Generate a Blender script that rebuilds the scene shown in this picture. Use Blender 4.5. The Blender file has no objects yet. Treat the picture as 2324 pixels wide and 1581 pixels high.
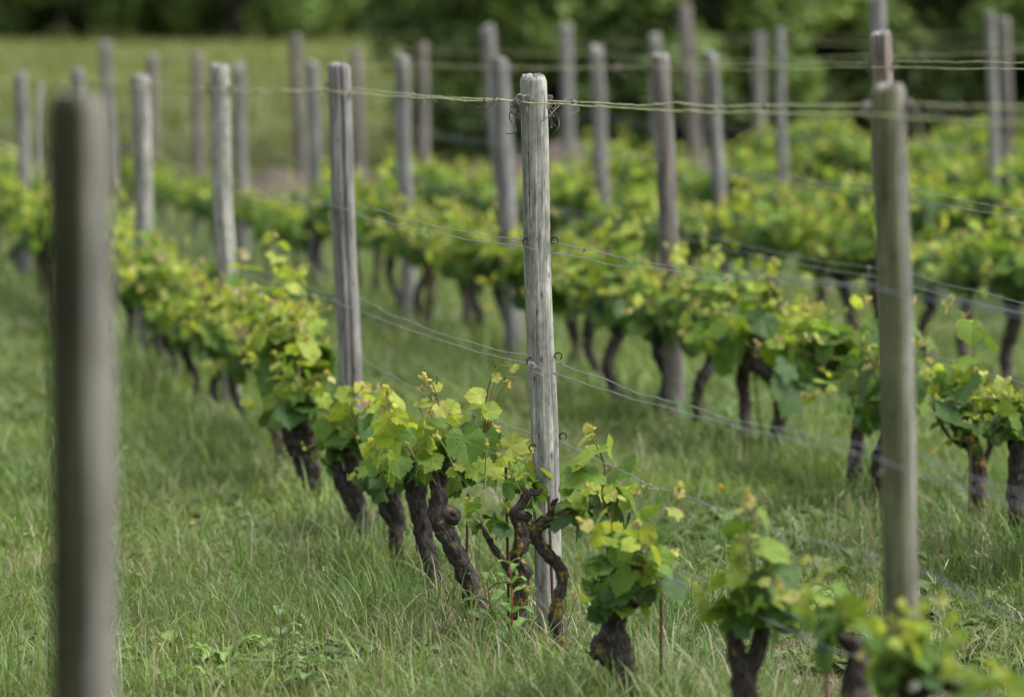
import bpy, math, random
import numpy as np
from mathutils import Vector, Matrix, noise as mnoise

# ------------------------------------------------------------------ camera, sky, sun, exposure
SC = bpy.context.scene
COL = SC.collection
F = 10780.0                     # focal length in pixels of a 2324 px wide picture
PITCH = math.atan((790.5 - 93) / F)
EYE = 1.80
cam_d = bpy.data.cameras.new('camera'); cam = bpy.data.objects.new('camera', cam_d); COL.objects.link(cam)
cam.location = (0, 0, EYE); cam.rotation_euler = (math.pi / 2 - PITCH, 0, 0)
cam_d.sensor_width = 36; cam_d.lens = F / 2324 * 36
cam_d.clip_start = 0.1; cam_d.clip_end = 1500
cam_d.dof.use_dof = True; cam_d.dof.focus_distance = 14.1; cam_d.dof.aperture_fstop = 2.9
cam_d.dof.aperture_blades = 0
SC.camera = cam

SUN_EL, SUN_AZ = 56.0, 100.0     # azimuth measured clockwise from the view direction (+Y)
w = bpy.data.worlds.new('World'); SC.world = w; w.use_nodes = True
nt = w.node_tree; bg = nt.nodes['Background']
sky = nt.nodes.new('ShaderNodeTexSky'); sky.sky_type = 'NISHITA'; sky.sun_disc = False
sky.sun_elevation = math.radians(SUN_EL); sky.sun_rotation = math.radians(SUN_AZ)
sky.dust_density = 4.0; sky.ozone_density = 1.0
hs = nt.nodes.new('ShaderNodeHueSaturation'); hs.inputs['Saturation'].default_value = 0.35
nt.links.new(sky.outputs[0], hs.inputs['Color']); nt.links.new(hs.outputs[0], bg.inputs[0])
bg.inputs[1].default_value = 0.138
sd = bpy.data.lights.new('sun', 'SUN'); sd.energy = 1.9; sd.angle = math.radians(18); sd.color = (1, .975, .94)
so = bpy.data.objects.new('sun', sd); COL.objects.link(so); so.location = (10, 5, 30)
_e, _a = math.radians(SUN_EL), math.radians(SUN_AZ)
sdir = Vector((math.sin(_a) * math.cos(_e), math.cos(_a) * math.cos(_e), math.sin(_e)))
so.rotation_euler = (-sdir).to_track_quat('-Z', 'Y').to_euler()
SC.view_settings.view_transform = 'Standard'; SC.view_settings.look = 'None'
SC.view_settings.exposure = 1.0; SC.view_settings.gamma = 1.0
SC.cycles.max_bounces = 7; SC.cycles.diffuse_bounces = 3; SC.cycles.transmission_bounces = 4
SC.cycles.use_denoising = True

# ------------------------------------------------------------------ placement helpers
fwd = np.array([0, math.cos(PITCH), -math.sin(PITCH)]); upv = np.array([0, math.sin(PITCH), math.cos(PITCH)])
def ray(x, y): return fwd + np.array([1., 0, 0]) * ((x - 1162) / F) + upv * ((790.5 - y) / F)
def at(x, y, Y):
    d = ray(x, y); t = Y / d[1]
    return np.array([0, 0, EYE]) + d * t
def rowX(k, Y): return .0688 + 2.078 * k - 2.4195 * (Y / 14 - 1)
def hgt(x, y):
    x = np.asarray(x, float); y = np.asarray(y, float)
    u = x + 2.4195 * (y / 14 - 1) - .0688
    h = .075 * np.clip((u - 4.6) / 2.08, 0, 6) ** 1.2
    h = h * np.clip((80 - y) / 20, 0, 1)
    h = h + .02 * np.clip(y - 66, 0, 110)
    h = h + .012 * np.sin(x * 1.9 + 1.3) * np.sin(y * 1.1) * np.clip((y - 4) / 6, 0, 1)
    return h
def on_ground(x, y):
    d = ray(x, y); h = 0.
    for _ in range(8):
        t = (EYE - h) / -d[2]; p = np.array([0, 0, EYE]) + d * t; h = float(hgt(p[0], p[1]))
    return p

# ------------------------------------------------------------------ mesh helpers
class G:
    def __init__(s): s.V, s.Q, s.T, s.C, s.U, s.n = [], [], [], [], [], 0
    def add(s, V, Fq=None, Ft=None, C=(.5, .5, .5), U=None):
        V = np.asarray(V, float).reshape(-1, 3); n = len(V)
        C = np.asarray(C, float)
        if C.ndim == 1: C = np.tile(C[:3], (n, 1))
        s.V.append(V); s.C.append(C); s.U.append(np.zeros((n, 2)) if U is None else U)
        if Fq is not None and len(Fq): s.Q.append(np.asarray(Fq) + s.n)
        if Ft is not None and len(Ft): s.T.append(np.asarray(Ft) + s.n)
        s.n += n
    def merge(s, g, M=None):
        for i in range(1):
            V = np.concatenate(g.V)
            if M is not None:
                M = np.array(M); V = V @ M[:3, :3].T + M[:3, 3]
            s.add(V, np.concatenate(g.Q) if g.Q else None, np.concatenate(g.T) if g.T else None, np.concatenate(g.C), np.concatenate(g.U))
    def mesh(s, name, mat, smooth=True):
        me = bpy.data.meshes.new(name)
        V = np.concatenate(s.V); C = np.concatenate(s.C); U = np.concatenate(s.U)
        Q = np.concatenate(s.Q) if s.Q else np.zeros((0, 4), int)
        T = np.concatenate(s.T) if s.T else np.zeros((0, 3), int)
        loops = np.concatenate([Q.ravel(), T.ravel()]).astype(np.int32)
        st = np.concatenate([np.arange(len(Q)) * 4, len(Q) * 4 + np.arange(len(T)) * 3]).astype(np.int32)
        me.vertices.add(len(V)); me.vertices.foreach_set('co', V.astype(np.float32).ravel())
        me.loops.add(len(loops)); me.loops.foreach_set('vertex_index', loops)
        me.polygons.add(len(st)); me.polygons.foreach_set('loop_start', st)
        me.polygons.foreach_set('use_smooth', np.full(len(st), smooth))
        a = me.color_attributes.new('Col', 'FLOAT_COLOR', 'POINT')
        a.data.foreach_set('color', np.hstack([C, np.ones((len(C), 1))]).astype(np.float32).ravel())
        uv = me.uv_layers.new(name='UVMap'); uv.data.foreach_set('uv', U[loops].astype(np.float32).ravel())
        me.update(calc_edges=True); me.validate()
        me.materials.append(mat)
        return me
def link(name, me, parent=None, loc=None):
    o = bpy.data.objects.new(name, me); COL.objects.link(o)
    if parent is not None: o.parent = parent
    if loc is not None: o.location = loc
    return o
def tag(o, label=None, cat=None, group=None, kind=None):
    for k, v in (('label', label), ('category', cat), ('group', group), ('kind', kind)):
        if v: o[k] = v
    return o
def empty(name, loc, label, cat, group=None, rz=0, sc=1):
    o = bpy.data.objects.new(name, None); COL.objects.link(o); o.location = loc; o.rotation_euler = (0, 0, rz)
    o.scale = (sc,) * 3; o.empty_display_size = .05
    return tag(o, label, cat, group)
def catmull(P, n):
    P = np.asarray(P, float); P = np.vstack([2 * P[0] - P[1], P, 2 * P[-1] - P[-2]])
    t = np.linspace(0, len(P) - 3 - 1e-6, n); i = t.astype(int); f = (t - i)[:, None]
    a, b, c, d = P[i], P[i + 1], P[i + 2], P[i + 3]
    return .5 * (2 * b + (c - a) * f + (2 * a - 5 * b + 4 * c - d) * f ** 2 + (3 * b - a - 3 * c + d) * f ** 3)
def unit(v): return v / (np.linalg.norm(v, axis=-1, keepdims=True) + 1e-12)
def tube(g, P, R, sides=6, C=(.5, .5, .5), rfun=None, cap=True):
    P = np.asarray(P, float); n = len(P); R = np.broadcast_to(np.asarray(R, float), (n,))
    T = unit(np.gradient(P, axis=0)); ref = np.array([0, 0, 1.]) if abs(T[0][2]) < .8 else np.array([1., 0, 0])
    N = unit(np.cross(T[0], ref)); fr = []
    for i in range(n):
        N = unit(N - T[i] * np.dot(N, T[i])); fr.append((N, np.cross(T[i], N)))
    th = np.arange(sides) / sides * 2 * math.pi
    A = np.array([f[0] for f in fr]); B = np.array([f[1] for f in fr])
    rr = R[:, None] * (np.ones((n, sides)) if rfun is None else rfun(P, th, A, B, R))
    V = P[:, None] + rr[..., None] * (np.cos(th)[None, :, None] * A[:, None] + np.sin(th)[None, :, None] * B[:, None])
    V = V.reshape(-1, 3); i = np.arange(n - 1)[:, None] * sides; j = np.arange(sides)[None]; k = (j + 1) % sides
    Q = np.stack([i + j, i + k, i + sides + k, i + sides + j], -1).reshape(-1, 4)
    C = np.asarray(C, float); Cv = np.repeat(C, sides, 0) if C.ndim == 2 else C
    U = np.stack([np.tile(th, n), np.repeat(np.arange(n), sides)], -1)
    g.add(V, Q, None, Cv, U)
    if cap:
        for e, s in ((0, -1), (n - 1, 1)):
            ring = V[e * sides:(e + 1) * sides]; c = P[e] + T[e] * s * R[e] * .3
            tr = [[sides, a, (a + 1) % sides][::s] for a in range(sides)]
            g.add(np.vstack([ring, c]), None, tr, Cv if C.ndim == 1 else np.tile(C[e], (sides + 1, 1)))

# ------------------------------------------------------------------ materials
def newmat(name):
    m = bpy.data.materials.new(name); m.use_nodes = True; t = m.node_tree
    return m, t, t.nodes['Principled BSDF'], t.nodes['Material Output']
def N(t, typ, **kw):
    n = t.nodes.new(typ)
    for k, v in kw.items():
        if k.startswith('i_'): n.inputs[k[2:].replace('_', ' ')].default_value = v
        else: setattr(n, k, v)
    return n
def ramp(t, stops):
    r = t.nodes.new('ShaderNodeValToRGB'); e = r.color_ramp.elements
    while len(e) < len(stops): e.new(.5)
    for q, (p, c) in zip(e, stops): q.position = p; q.color = (*c, 1)
    return r
def leafmat(name, trans=.4, rough=.5, bump=.4, vscale=22, spec=.35):
    m, t, b, out = newmat(name); L = t.links.new
    a = N(t, 'ShaderNodeVertexColor', layer_name='Col')
    L(a.outputs[0], b.inputs['Base Color']); b.inputs['Roughness'].default_value = rough
    b.inputs['Specular IOR Level'].default_value = spec
    tr = N(t, 'ShaderNodeBsdfTranslucent')
    mul = N(t, 'ShaderNodeMix', data_type='RGBA', blend_type='MULTIPLY'); mul.inputs[0].default_value = 1
    mul.inputs[7].default_value = (1.15, 1.12, .62, 1); L(a.outputs[0], mul.inputs[6]); L(mul.outputs[2], tr.inputs[0])
    if bump:
        u2 = N(t, 'ShaderNodeUVMap'); nz = N(t, 'ShaderNodeTexNoise'); nz.inputs['Scale'].default_value = 7; nz.inputs['Detail'].default_value = 5; L(u2.outputs[0], nz.inputs[0])
        rz = ramp(t, [(.3, (.85, .87, .84)), (.7, (1.14, 1.12, 1.08))]); L(nz.outputs[0], rz.inputs[0])
        mz = N(t, 'ShaderNodeMix', data_type='RGBA', blend_type='MULTIPLY'); mz.inputs[0].default_value = 1; L(a.outputs[0], mz.inputs[6]); L(rz.outputs[0], mz.inputs[7]); L(mz.outputs[2], b.inputs['Base Color'])
    mx = N(t, 'ShaderNodeMixShader'); mx.inputs[0].default_value = trans
    L(b.outputs[0], mx.inputs[1]); L(tr.outputs[0], mx.inputs[2]); L(mx.outputs[0], out.inputs[0])
    if bump:
        uv = N(t, 'ShaderNodeUVMap'); vo = N(t, 'ShaderNodeTexVoronoi', feature='DISTANCE_TO_EDGE'); vo.inputs['Scale'].default_value = vscale
        bp = N(t, 'ShaderNodeBump'); bp.inputs['Strength'].default_value = bump; bp.inputs['Distance'].default_value = .008
        L(uv.outputs[0], vo.inputs['Vector']); L(vo.outputs[0], bp.inputs['Height']); L(bp.outputs[0], b.inputs['Normal'])
    return m
def attrmat(name, rough=.6, spec=.3, metal=0.):
    m, t, b, out = newmat(name); a = N(t, 'ShaderNodeVertexColor', layer_name='Col')
    t.links.new(a.outputs[0], b.inputs['Base Color']); b.inputs['Roughness'].default_value = rough
    b.inputs['Specular IOR Level'].default_value = spec; b.inputs['Metallic'].default_value = metal
    return m
def woodmat(name, pale, dark, green, gamt):
    m, t, b, out = newmat(name); L = t.links.new
    tc = N(t, 'ShaderNodeTexCoord'); oi = N(t, 'ShaderNodeObjectInfo')
    ad = N(t, 'ShaderNodeVectorMath', operation='ADD'); L(tc.outputs['Object'], ad.inputs[0])
    cmb = N(t, 'ShaderNodeMath', operation='MULTIPLY'); cmb.inputs[1].default_value = 37; L(oi.outputs['Random'], cmb.inputs[0]); L(cmb.outputs[0], ad.inputs[1])
    mp = N(t, 'ShaderNodeMapping'); mp.inputs['Scale'].default_value = (60, 60, 2.2); L(ad.outputs[0], mp.inputs[0])
    n1 = N(t, 'ShaderNodeTexNoise'); n1.inputs['Scale'].default_value = 2.4; n1.inputs['Detail'].default_value = 8; n1.inputs['Roughness'].default_value = .65; L(mp.outputs[0], n1.inputs[0])
    r1 = ramp(t, [(.33, dark), (.45, tuple(.55 * a + .45 * c for a, c in zip(pale, dark))), (.62, pale)]); L(n1.outputs[0], r1.inputs[0])
    # algae
    mp2 = N(t, 'ShaderNodeMapping'); mp2.inputs['Scale'].default_value = (30, 30, 13); L(ad.outputs[0], mp2.inputs[0])
    n2 = N(t, 'ShaderNodeTexNoise'); n2.inputs['Scale'].default_value = 1.6; n2.inputs['Detail'].default_value = 9; n2.inputs['Roughness'].default_value = .7; L(mp2.outputs[0], n2.inputs[0])
    r2 = ramp(t, [(.47 - .25 * gamt, (0, 0, 0)), (.72 - .2 * gamt, (1, 1, 1))]); L(n2.outputs[0], r2.inputs[0])
    mg = N(t, 'ShaderNodeMix', data_type='RGBA'); mg.inputs[7].default_value = (*green, 1)
    mm = N(t, 'ShaderNodeMath', operation='MULTIPLY'); mm.inputs[1].default_value = min(.85, .35 + gamt * .6); L(r2.outputs[0], mm.inputs[0]); L(mm.outputs[0], mg.inputs[0]); L(r1.outputs[0], mg.inputs[6])
    # dark knots and specks
    mp3 = N(t, 'ShaderNodeMapping'); mp3.inputs['Scale'].default_value = (55, 55, 14); L(ad.outputs[0], mp3.inputs[0])
    vo = N(t, 'ShaderNodeTexVoronoi'); vo.inputs['Scale'].default_value = 1.; L(mp3.outputs[0], vo.inputs[0])
    r3 = ramp(t, [(.10, (1, 1, 1)), (.2, (0, 0, 0))]); L(vo.outputs[0], r3.inputs[0])
    ms = N(t, 'ShaderNodeMix', data_type='RGBA'); ms.inputs[7].default_value = (.03, .028, .022, 1)
    m4 = N(t, 'ShaderNodeMath', operation='MULTIPLY'); m4.inputs[1].default_value = .75; L(r3.outputs[0], m4.inputs[0]); L(m4.outputs[0], ms.inputs[0]); L(mg.outputs[2], ms.inputs[6])
    va = N(t, 'ShaderNodeVertexColor', layer_name='Col')
    fm = N(t, 'ShaderNodeMix', data_type='RGBA', blend_type='MULTIPLY'); fm.inputs[0].default_value = 1; L(ms.outputs[2], fm.inputs[6]); L(va.outputs[0], fm.inputs[7])
    L(fm.outputs[2], b.inputs['Base Color']); b.inputs['Roughness'].default_value = .85; b.inputs['Specular IOR Level'].default_value = .2
    mp5 = N(t, 'ShaderNodeMapping'); mp5.inputs['Scale'].default_value = (150, 150, 3); L(ad.outputs[0], mp5.inputs[0])
    n5 = N(t, 'ShaderNodeTexNoise'); n5.inputs['Scale'].default_value = 2; n5.inputs['Detail'].default_value = 6; L(mp5.outputs[0], n5.inputs[0])
    bp = N(t, 'ShaderNodeBump'); bp.inputs['Strength'].default_value = .7; bp.inputs['Distance'].default_value = .004; L(n5.outputs[0], bp.inputs['Height']); L(bp.outputs[0], b.inputs['Normal'])
    return m
def barkmat(name, lichen):
    m, t, b, out = newmat(name); L = t.links.new
    tc = N(t, 'ShaderNodeTexCoord'); uv = N(t, 'ShaderNodeUVMap')
    mpu = N(t, 'ShaderNodeMapping'); mpu.inputs['Scale'].default_value = (3.2, .09, 1); L(uv.outputs[0], mpu.inputs[0])
    n1 = N(t, 'ShaderNodeTexNoise'); n1.inputs['Scale'].default_value = 2.2; n1.inputs['Detail'].default_value = 9; n1.inputs['Roughness'].default_value = .7; L(mpu.outputs[0], n1.inputs[0])
    r1 = ramp(t, [(.36, (.007, .006, .006)), (.52, (.038, .030, .026)), (.70, (.22, .185, .16))]); L(n1.outputs[0], r1.inputs[0])
    n2 = N(t, 'ShaderNodeTexNoise'); n2.inputs['Scale'].default_value = 16; n2.inputs['Detail'].default_value = 8; n2.inputs['Roughness'].default_value = .72; L(tc.outputs['Object'], n2.inputs[0])
    lo = .68 - .17 * lichen
    r2 = ramp(t, [(lo, (0, 0, 0)), (lo + .05, (1, 1, 1))]); L(n2.outputs[0], r2.inputs[0])
    n3 = N(t, 'ShaderNodeTexNoise'); n3.inputs['Scale'].default_value = 60; L(tc.outputs['Object'], n3.inputs[0])
    r3 = ramp(t, [(.42, (.07, .07, .03)), (.66, (.34, .23, .03))]); L(n3.outputs[0], r3.inputs[0])
    mx = N(t, 'ShaderNodeMix', data_type='RGBA'); L(r2.outputs[0], mx.inputs[0]); L(r1.outputs[0], mx.inputs[6]); L(r3.outputs[0], mx.inputs[7])
    L(mx.outputs[2], b.inputs['Base Color']); b.inputs['Roughness'].default_value = .8; b.inputs['Specular IOR Level'].default_value = .3
    bp = N(t, 'ShaderNodeBump'); bp.inputs['Strength'].default_value = .9; bp.inputs['Distance'].default_value = .006
    L(n1.outputs[0], bp.inputs['Height']); L(bp.outputs[0], b.inputs['Normal'])
    return m

M_leaf = leafmat('vine_leaf', .48, .45, .45, 11, .35)
M_grass = leafmat('grass_blade', .35, .5, 0)
M_weed = leafmat('weed_leaf', .3, .5, .4, 14)
M_tree = leafmat('tree_leaf', .3, .6, 0)
M_stem = attrmat('green_stem', .5); M_wire = attrmat('zinc_wire', .45, .5, .3)
M_tend = attrmat('dry_tendril', .8, .2); M_rust = attrmat('rusty_iron', .85, .2)
M_flower = attrmat('petal', .6)
M_postmain = woodmat('weathered_post', (.50, .49, .455), (.10, .096, .085), (.10, .112, .062), .5)
M_postgrey = woodmat('grey_post', (.27, .262, .26), (.10, .095, .092), (.13, .14, .09), .2)
M_postgreen = woodmat('mossy_post', (.28, .275, .262), (.105, .10, .09), (.13, .13, .08), .35)
M_postbrown = woodmat('brown_post', (.235, .205, .19), (.085, .075, .07), (.13, .125, .085), .12)
M_bark = barkmat('vine_bark', 0); M_barkl = barkmat('lichen_bark', 1.); M_barkm = barkmat('some_lichen_bark', .5)
M_tbark = barkmat('tree_bark', .1)

# ------------------------------------------------------------------ ground
def noise2(x, y, s, seed=0):
    def h(i, j):
        v = np.sin(i * 127.1 + j * 311.7 + seed * 17.3) * 43758.5453
        return v - np.floor(v)
    x = np.asarray(x) * s; y = np.asarray(y) * s; i = np.floor(x); j = np.floor(y); u = x - i; v = y - j
    u = u * u * (3 - 2 * u); v = v * v * (3 - 2 * v)
    return (h(i, j) * (1 - u) + h(i + 1, j) * u) * (1 - v) + (h(i, j + 1) * (1 - u) + h(i + 1, j + 1) * u) * v

def build_ground():
    xs = np.concatenate([np.linspace(-400, -30, 20), np.linspace(-29, 29, 117), np.linspace(30, 400, 20)])
    ys = np.concatenate([np.linspace(-60, 3, 8), np.arange(4, 70, .5), np.linspace(70, 200, 60), np.linspace(215, 1200, 12)])
    X, Y = np.meshgrid(xs, ys); Z = hgt(X, Y)
    n, m = X.shape; i = np.arange(n - 1)[:, None] * m; j = np.arange(m - 1)[None]
    Q = np.stack([i + j, i + j + 1, i + m + j + 1, i + m + j], -1).reshape(-1, 4)
    mt, t, b, out = newmat('soil_and_turf'); L = t.links.new
    tc = N(t, 'ShaderNodeTexCoord')
    n1 = N(t, 'ShaderNodeTexNoise'); n1.inputs['Scale'].default_value = 9; n1.inputs['Detail'].default_value = 10; n1.inputs['Roughness'].default_value = .7; L(tc.outputs['Object'], n1.inputs[0])
    r1 = ramp(t, [(.35, (.03, .04, .014)), (.52, (.06, .085, .026)), (.7, (.12, .115, .055))]); L(n1.outputs[0], r1.inputs[0])
    mp = N(t, 'ShaderNodeMapping'); mp.inputs['Scale'].default_value = (.16, .05, 1); L(tc.outputs['Object'], mp.inputs[0])
    n2 = N(t, 'ShaderNodeTexNoise'); n2.inputs['Scale'].default_value = 1; n2.inputs['Detail'].default_value = 6; L(mp.outputs[0], n2.inputs[0])
    r2 = ramp(t, [(.36, (.075, .078, .038)), (.5, (.10, .125, .042)), (.66, (.16, .175, .058))]); L(n2.outputs[0], r2.inputs[0])
    sp = N(t, 'ShaderNodeSeparateXYZ'); L(tc.outputs['Object'], sp.inputs[0])
    mr = N(t, 'ShaderNodeMapRange'); mr.inputs['From Min'].default_value = 55; mr.inputs['From Max'].default_value = 72; L(sp.outputs[1], mr.inputs[0])
    mx = N(t, 'ShaderNodeMix', data_type='RGBA'); L(mr.outputs[0], mx.inputs[0]); L(r1.outputs[0], mx.inputs[6]); L(r2.outputs[0], mx.inputs[7]); L(mx.outputs[2], b.inputs['Base Color'])
    b.inputs['Roughness'].default_value = .95; b.inputs['Specular IOR Level'].default_value = .1
    g = G(); g.add(np.stack([X, Y, Z], -1), Q)
    o = link('ground', g.mesh('ground', mt)); tag(o, 'grassy vineyard ground rising to a far meadow', None, None, 'structure')
build_ground()

# ------------------------------------------------------------------ grass
def blades(rng, x, y, L, W, seg, colf, bend=(.25, 1.1), flat=0.):
    n = len(x); z = hgt(x, y)
    az = rng.uniform(0, 2 * math.pi, n); b = rng.uniform(*bend, n)
    d = np.stack([np.cos(az), np.sin(az), 0 * az], -1)
    sa = az + math.pi / 2 + rng.normal(0, .5, n); s = np.stack([np.cos(sa), np.sin(sa), 0 * sa], -1)
    ts = np.linspace(0, 1, seg + 1); root = np.stack([x, y, z - .005], -1)
    V = np.zeros((n, seg + 1, 2, 3))
    for k, t in enumerate(ts):
        out = L * b * (.18 * t + .65 * t ** 2.2) ; up = L * (t - .42 * np.minimum(b, 1.6) * t ** 2.4) * (1 - flat)
        P = root + d * out[:, None]; P[:, 2] += up + .004
        wd = W * (1 - t ** 2.2) * .5 + .0002
        V[:, k, 0] = P - s * wd[:, None]; V[:, k, 1] = P + s * wd[:, None]
    base = (np.arange(n) * (seg + 1) * 2)[:, None]; k = (np.arange(seg) * 2)[None]
    Q = np.stack([base + k, base + k + 1, base + k + 3, base + k + 2], -1).reshape(-1, 4)
    C = np.repeat(colf(rng, x, y, n), (seg + 1) * 2, 0)
    return V.reshape(-1, 3), Q, C
def grasscol(rng, x, y, n):
    base = np.array([.085, .158, .036]); blue = np.array([.140, .200, .105]); lime = np.array([.215, .305, .06]); dry = np.array([.30, .26, .18])
    a = rng.random(n)[:, None]; p = noise2(x, y, 1.3, 4)[:, None]; q = noise2(x, y, .6, 9)[:, None]
    c = base * (1 - p) + lime * p; c = c * (1 - .8 * a * q) + blue * .8 * a * q
    dm = (rng.random(n)[:, None] < .03 + .38 * noise2(x, y, 1.5, 7)[:, None] ** 2.5); c = np.where(dm, dry, c)
    return c * rng.uniform(.7, 1.3, n)[:, None]
def sample(rng, dens, y0, y1, mx):
    A = (y1 - y0) * 2 * ((y0 + y1) / 2 * .1078 + mx); n = int(dens * A)
    y = y0 + (y1 - y0) * rng.random(n); hw = y * .1078 + mx
    x = rng.uniform(-1, 1, n) * hw
    return x, y
def rowdist(x, y):
    u = (x + 2.4195 * (y / 14 - 1) - .0688) / 2.078
    return np.abs(u - np.round(u)) * 2.05
def strawmask(x, y):
    u = x + 2.4195 * (y / 14 - 1) - .0688
    return np.clip(1.4 - np.abs(u - .85) / .5, 0, 1) * np.clip((15.0 - y) / .8, 0, 1) * np.clip((y - 11.5) / 1, 0, 1) * np.clip(.35 + 1.3 * noise2(x, y, 3, 5), 0, 1)
def build_grass():
    rng = np.random.default_rng(5)
    g = G()
    for (y0, y1, dens, wd, seg, mx, Lm) in ((5, 11.8, 500, .006, 3, .8, 1), (11.8, 16.5, 5600, .0029, 4, .7, 1.), (16.5, 22, 2900, .0038, 3, .8, 1.05),
                                     (22, 32, 1100, .0065, 3, .9, 1.1), (32, 48, 420, .011, 2, 1.2, 1.15), (48, 68, 200, .018, 2, 1.5, 1.1)):
        x, y = sample(rng, dens, y0, y1, mx)
        k = noise2(x, y, 1.7, 3) * .6 + noise2(x, y, 5.5, 2) * .4
        keep = (rng.random(len(x)) < .55 + .6 * k) & (rng.random(len(x)) > .8 * strawmask(x, y)); x, y, k = x[keep], y[keep], k[keep]
        rd = rowdist(x, y); near = np.clip(1 - rd / .45, 0, 1)
        L = (.04 + .14 * k ** 2.0 + .035 * near * (.3 + k)) * rng.uniform(.45, 1.45, len(x)) * Lm
        tall = rng.random(len(x)) < .09 + .07 * near; L = np.where(tall, np.minimum(L * 2., .28), L)
        W = wd * rng.uniform(.6, 1.5, len(x)) * (1 + .5 * near) * np.where(tall, 1.35, 1)
        g.add(*[a for a in (lambda V, Q, C: (V, Q, None, C))(*blades(rng, x, y, L, W, seg, grasscol))])
    tag(link('grass', g.mesh('grass', M_grass)), 'uneven green grass growing between and under the vine rows', None, None, 'stuff')
    # meadow tufts
    g = G(); x, y = [], []
    yy = 50 + 128 * rng.random(60000) ** 1.3; xx = rng.uniform(-1, .6, 60000) * (yy * .115 + 3)
    def mc(r, x, y, n):
        c = np.array([.12, .165, .045]) * (1 - noise2(x, y, .12, 8)[:, None]) + np.array([.22, .235, .075]) * noise2(x, y, .12, 8)[:, None]
        low = np.clip((96 - y) / 30, 0, 1)[:, None] * noise2(x, y, .35, 12)[:, None]; c = c * (1 - low) + np.array([.10, .095, .055]) * low
        return c * r.uniform(.7, 1.25, n)[:, None]
    V, Q, C = blades(rng, xx, yy, rng.uniform(.12, .4, 60000), rng.uniform(.03, .07, 60000), 2, mc)
    g.add(V, Q, None, C); tag(link('meadow_grass', g.mesh('meadow_grass', M_grass)), 'pale rough grass of the meadow beyond the vineyard', None, None, 'stuff')
    # straw litter
    g = G(); n = 9000; y = rng.uniform(11.8, 15.0, n); u = rng.normal(.85, .33, n); x = u - 2.4195 * (y / 14 - 1) + .0688
    def sc(r, x, y, n): return np.array([.34, .27, .18]) * r.uniform(.4, 1.2, n)[:, None]
    V, Q, C = blades(rng, x, y, rng.uniform(.05, .16, n), rng.uniform(.002, .004, n), 2, sc, (.9, 1.5), .8); g.add(V, Q, None, C)
    x, y = sample(rng, 420, 12.3, 24, .6); n = len(x)
    V, Q, C = blades(rng, x, y, rng.uniform(.05, .16, n), rng.uniform(.002, .004, n), 2, sc, (.8, 1.5), .55); g.add(V, Q, None, C)
    tag(link('straw', g.mesh('straw', M_grass)), 'dry tan straw and cut stalks lying in the grass', None, None, 'stuff')
    # seed heads
    g = G(); x, y = sample(rng, 9, 12.6, 21, .5)
    sel = rng.random(len(x)) < .25 + np.clip((x - .6), 0, 1) * .8; x, y = x[sel], y[sel]
    for a, b in zip(x, y):
        h = rng.uniform(.14, .3); z = float(hgt(a, b)); l = rng.normal(0, .05, 2); c = np.array([.17, .2, .08]) * rng.uniform(.7, 1.3)
        P = catmull([[a, b, z], [a + l[0] * .4, b + l[1] * .4, z + h * .6], [a + l[0] * 1.6, b + l[1], z + h]], 6); tube(g, P, .0009, 3, c, cap=False)
        for q in range(9):
            t = .6 + .4 * q / 8; c0 = P[0] + (P[-1] - P[0]) * t; c0 = P[min(5, int(t * 5.5))]
            v = rng.normal(0, .01, 3); v[2] = abs(v[2]) + .006; tube(g, [c0 + v * .2, c0 + v * .8, c0 + v * 1.3], [.0008, .0022, .0006], 3, c * 1.4, cap=False)
    tag(link('grass_seed_heads', g.mesh('seed_heads', M_stem)), 'thin stalks with seed heads standing above the grass', None, None, 'stuff')
    # low broad leaves
    g = G(); x, y = sample(rng, 60, 12.4, 26, .5)
    m = noise2(x, y, 1.1, 31); sel = rng.random(len(x)) < np.clip((m - .45) * 3.5, 0, 1); x, y = x[sel], y[sel]
    for a, b in zip(x, y):
        z = float(hgt(a, b)); c = np.array([.085, .13, .03]) * rng.uniform(.7, 1.3)
        for q in range(rng.integers(3, 7)):
            az = rng.uniform(0, 6.28); Lh = rng.uniform(.04, .11); oval(g, rng, np.array([a, b, z + .01]), az, Lh, Lh * rng.uniform(.22, .45), rng.uniform(.2, .9), c * rng.uniform(.8, 1.2), 5)
    tag(link('low_weeds_cover', g.mesh('broad_leaf_cover', M_weed)), 'low broad weed leaves mixed into the grass', None, None, 'stuff')
def oval(g, rng, p, az, Lh, W, lift, c, seg=6, wav=.0, serr=0.):
    d = np.array([math.cos(az), math.sin(az), 0]); s = np.array([-math.sin(az), math.cos(az), 0]); V = []; C = []
    for k in range(seg + 1):
        t = k / seg; out = Lh * t; z = Lh * (lift * t * 1.3 - lift * .9 * t * t - .1 * t * t)
        wd = W * math.sin(math.pi * min(1, t * .93 + .05)) ** .7 * (1 - .3 * t) * (1 + serr * (k % 2))
        ctr = p + d * out + np.array([0, 0, z]); wv = wav * math.sin(k * 2.1) * W
        V += [ctr - s * wd + [0, 0, wd * .35 + wv], ctr, ctr + s * wd + [0, 0, wd * .35 - wv]]; C += [c, np.minimum(c * 1.5 + .03, 1), c]
    Q = []
    for k in range(seg):
        for j in range(2):
            a = k * 3 + j; Q.append([a, a + 1, a + 4, a + 3])
    V = np.array(V); U = np.stack([np.repeat(np.arange(seg + 1) / seg, 3), np.tile([-.3, 0, .3], seg + 1)], -1)
    g.add(V, Q, None, np.array(C), U)
build_grass()

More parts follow.
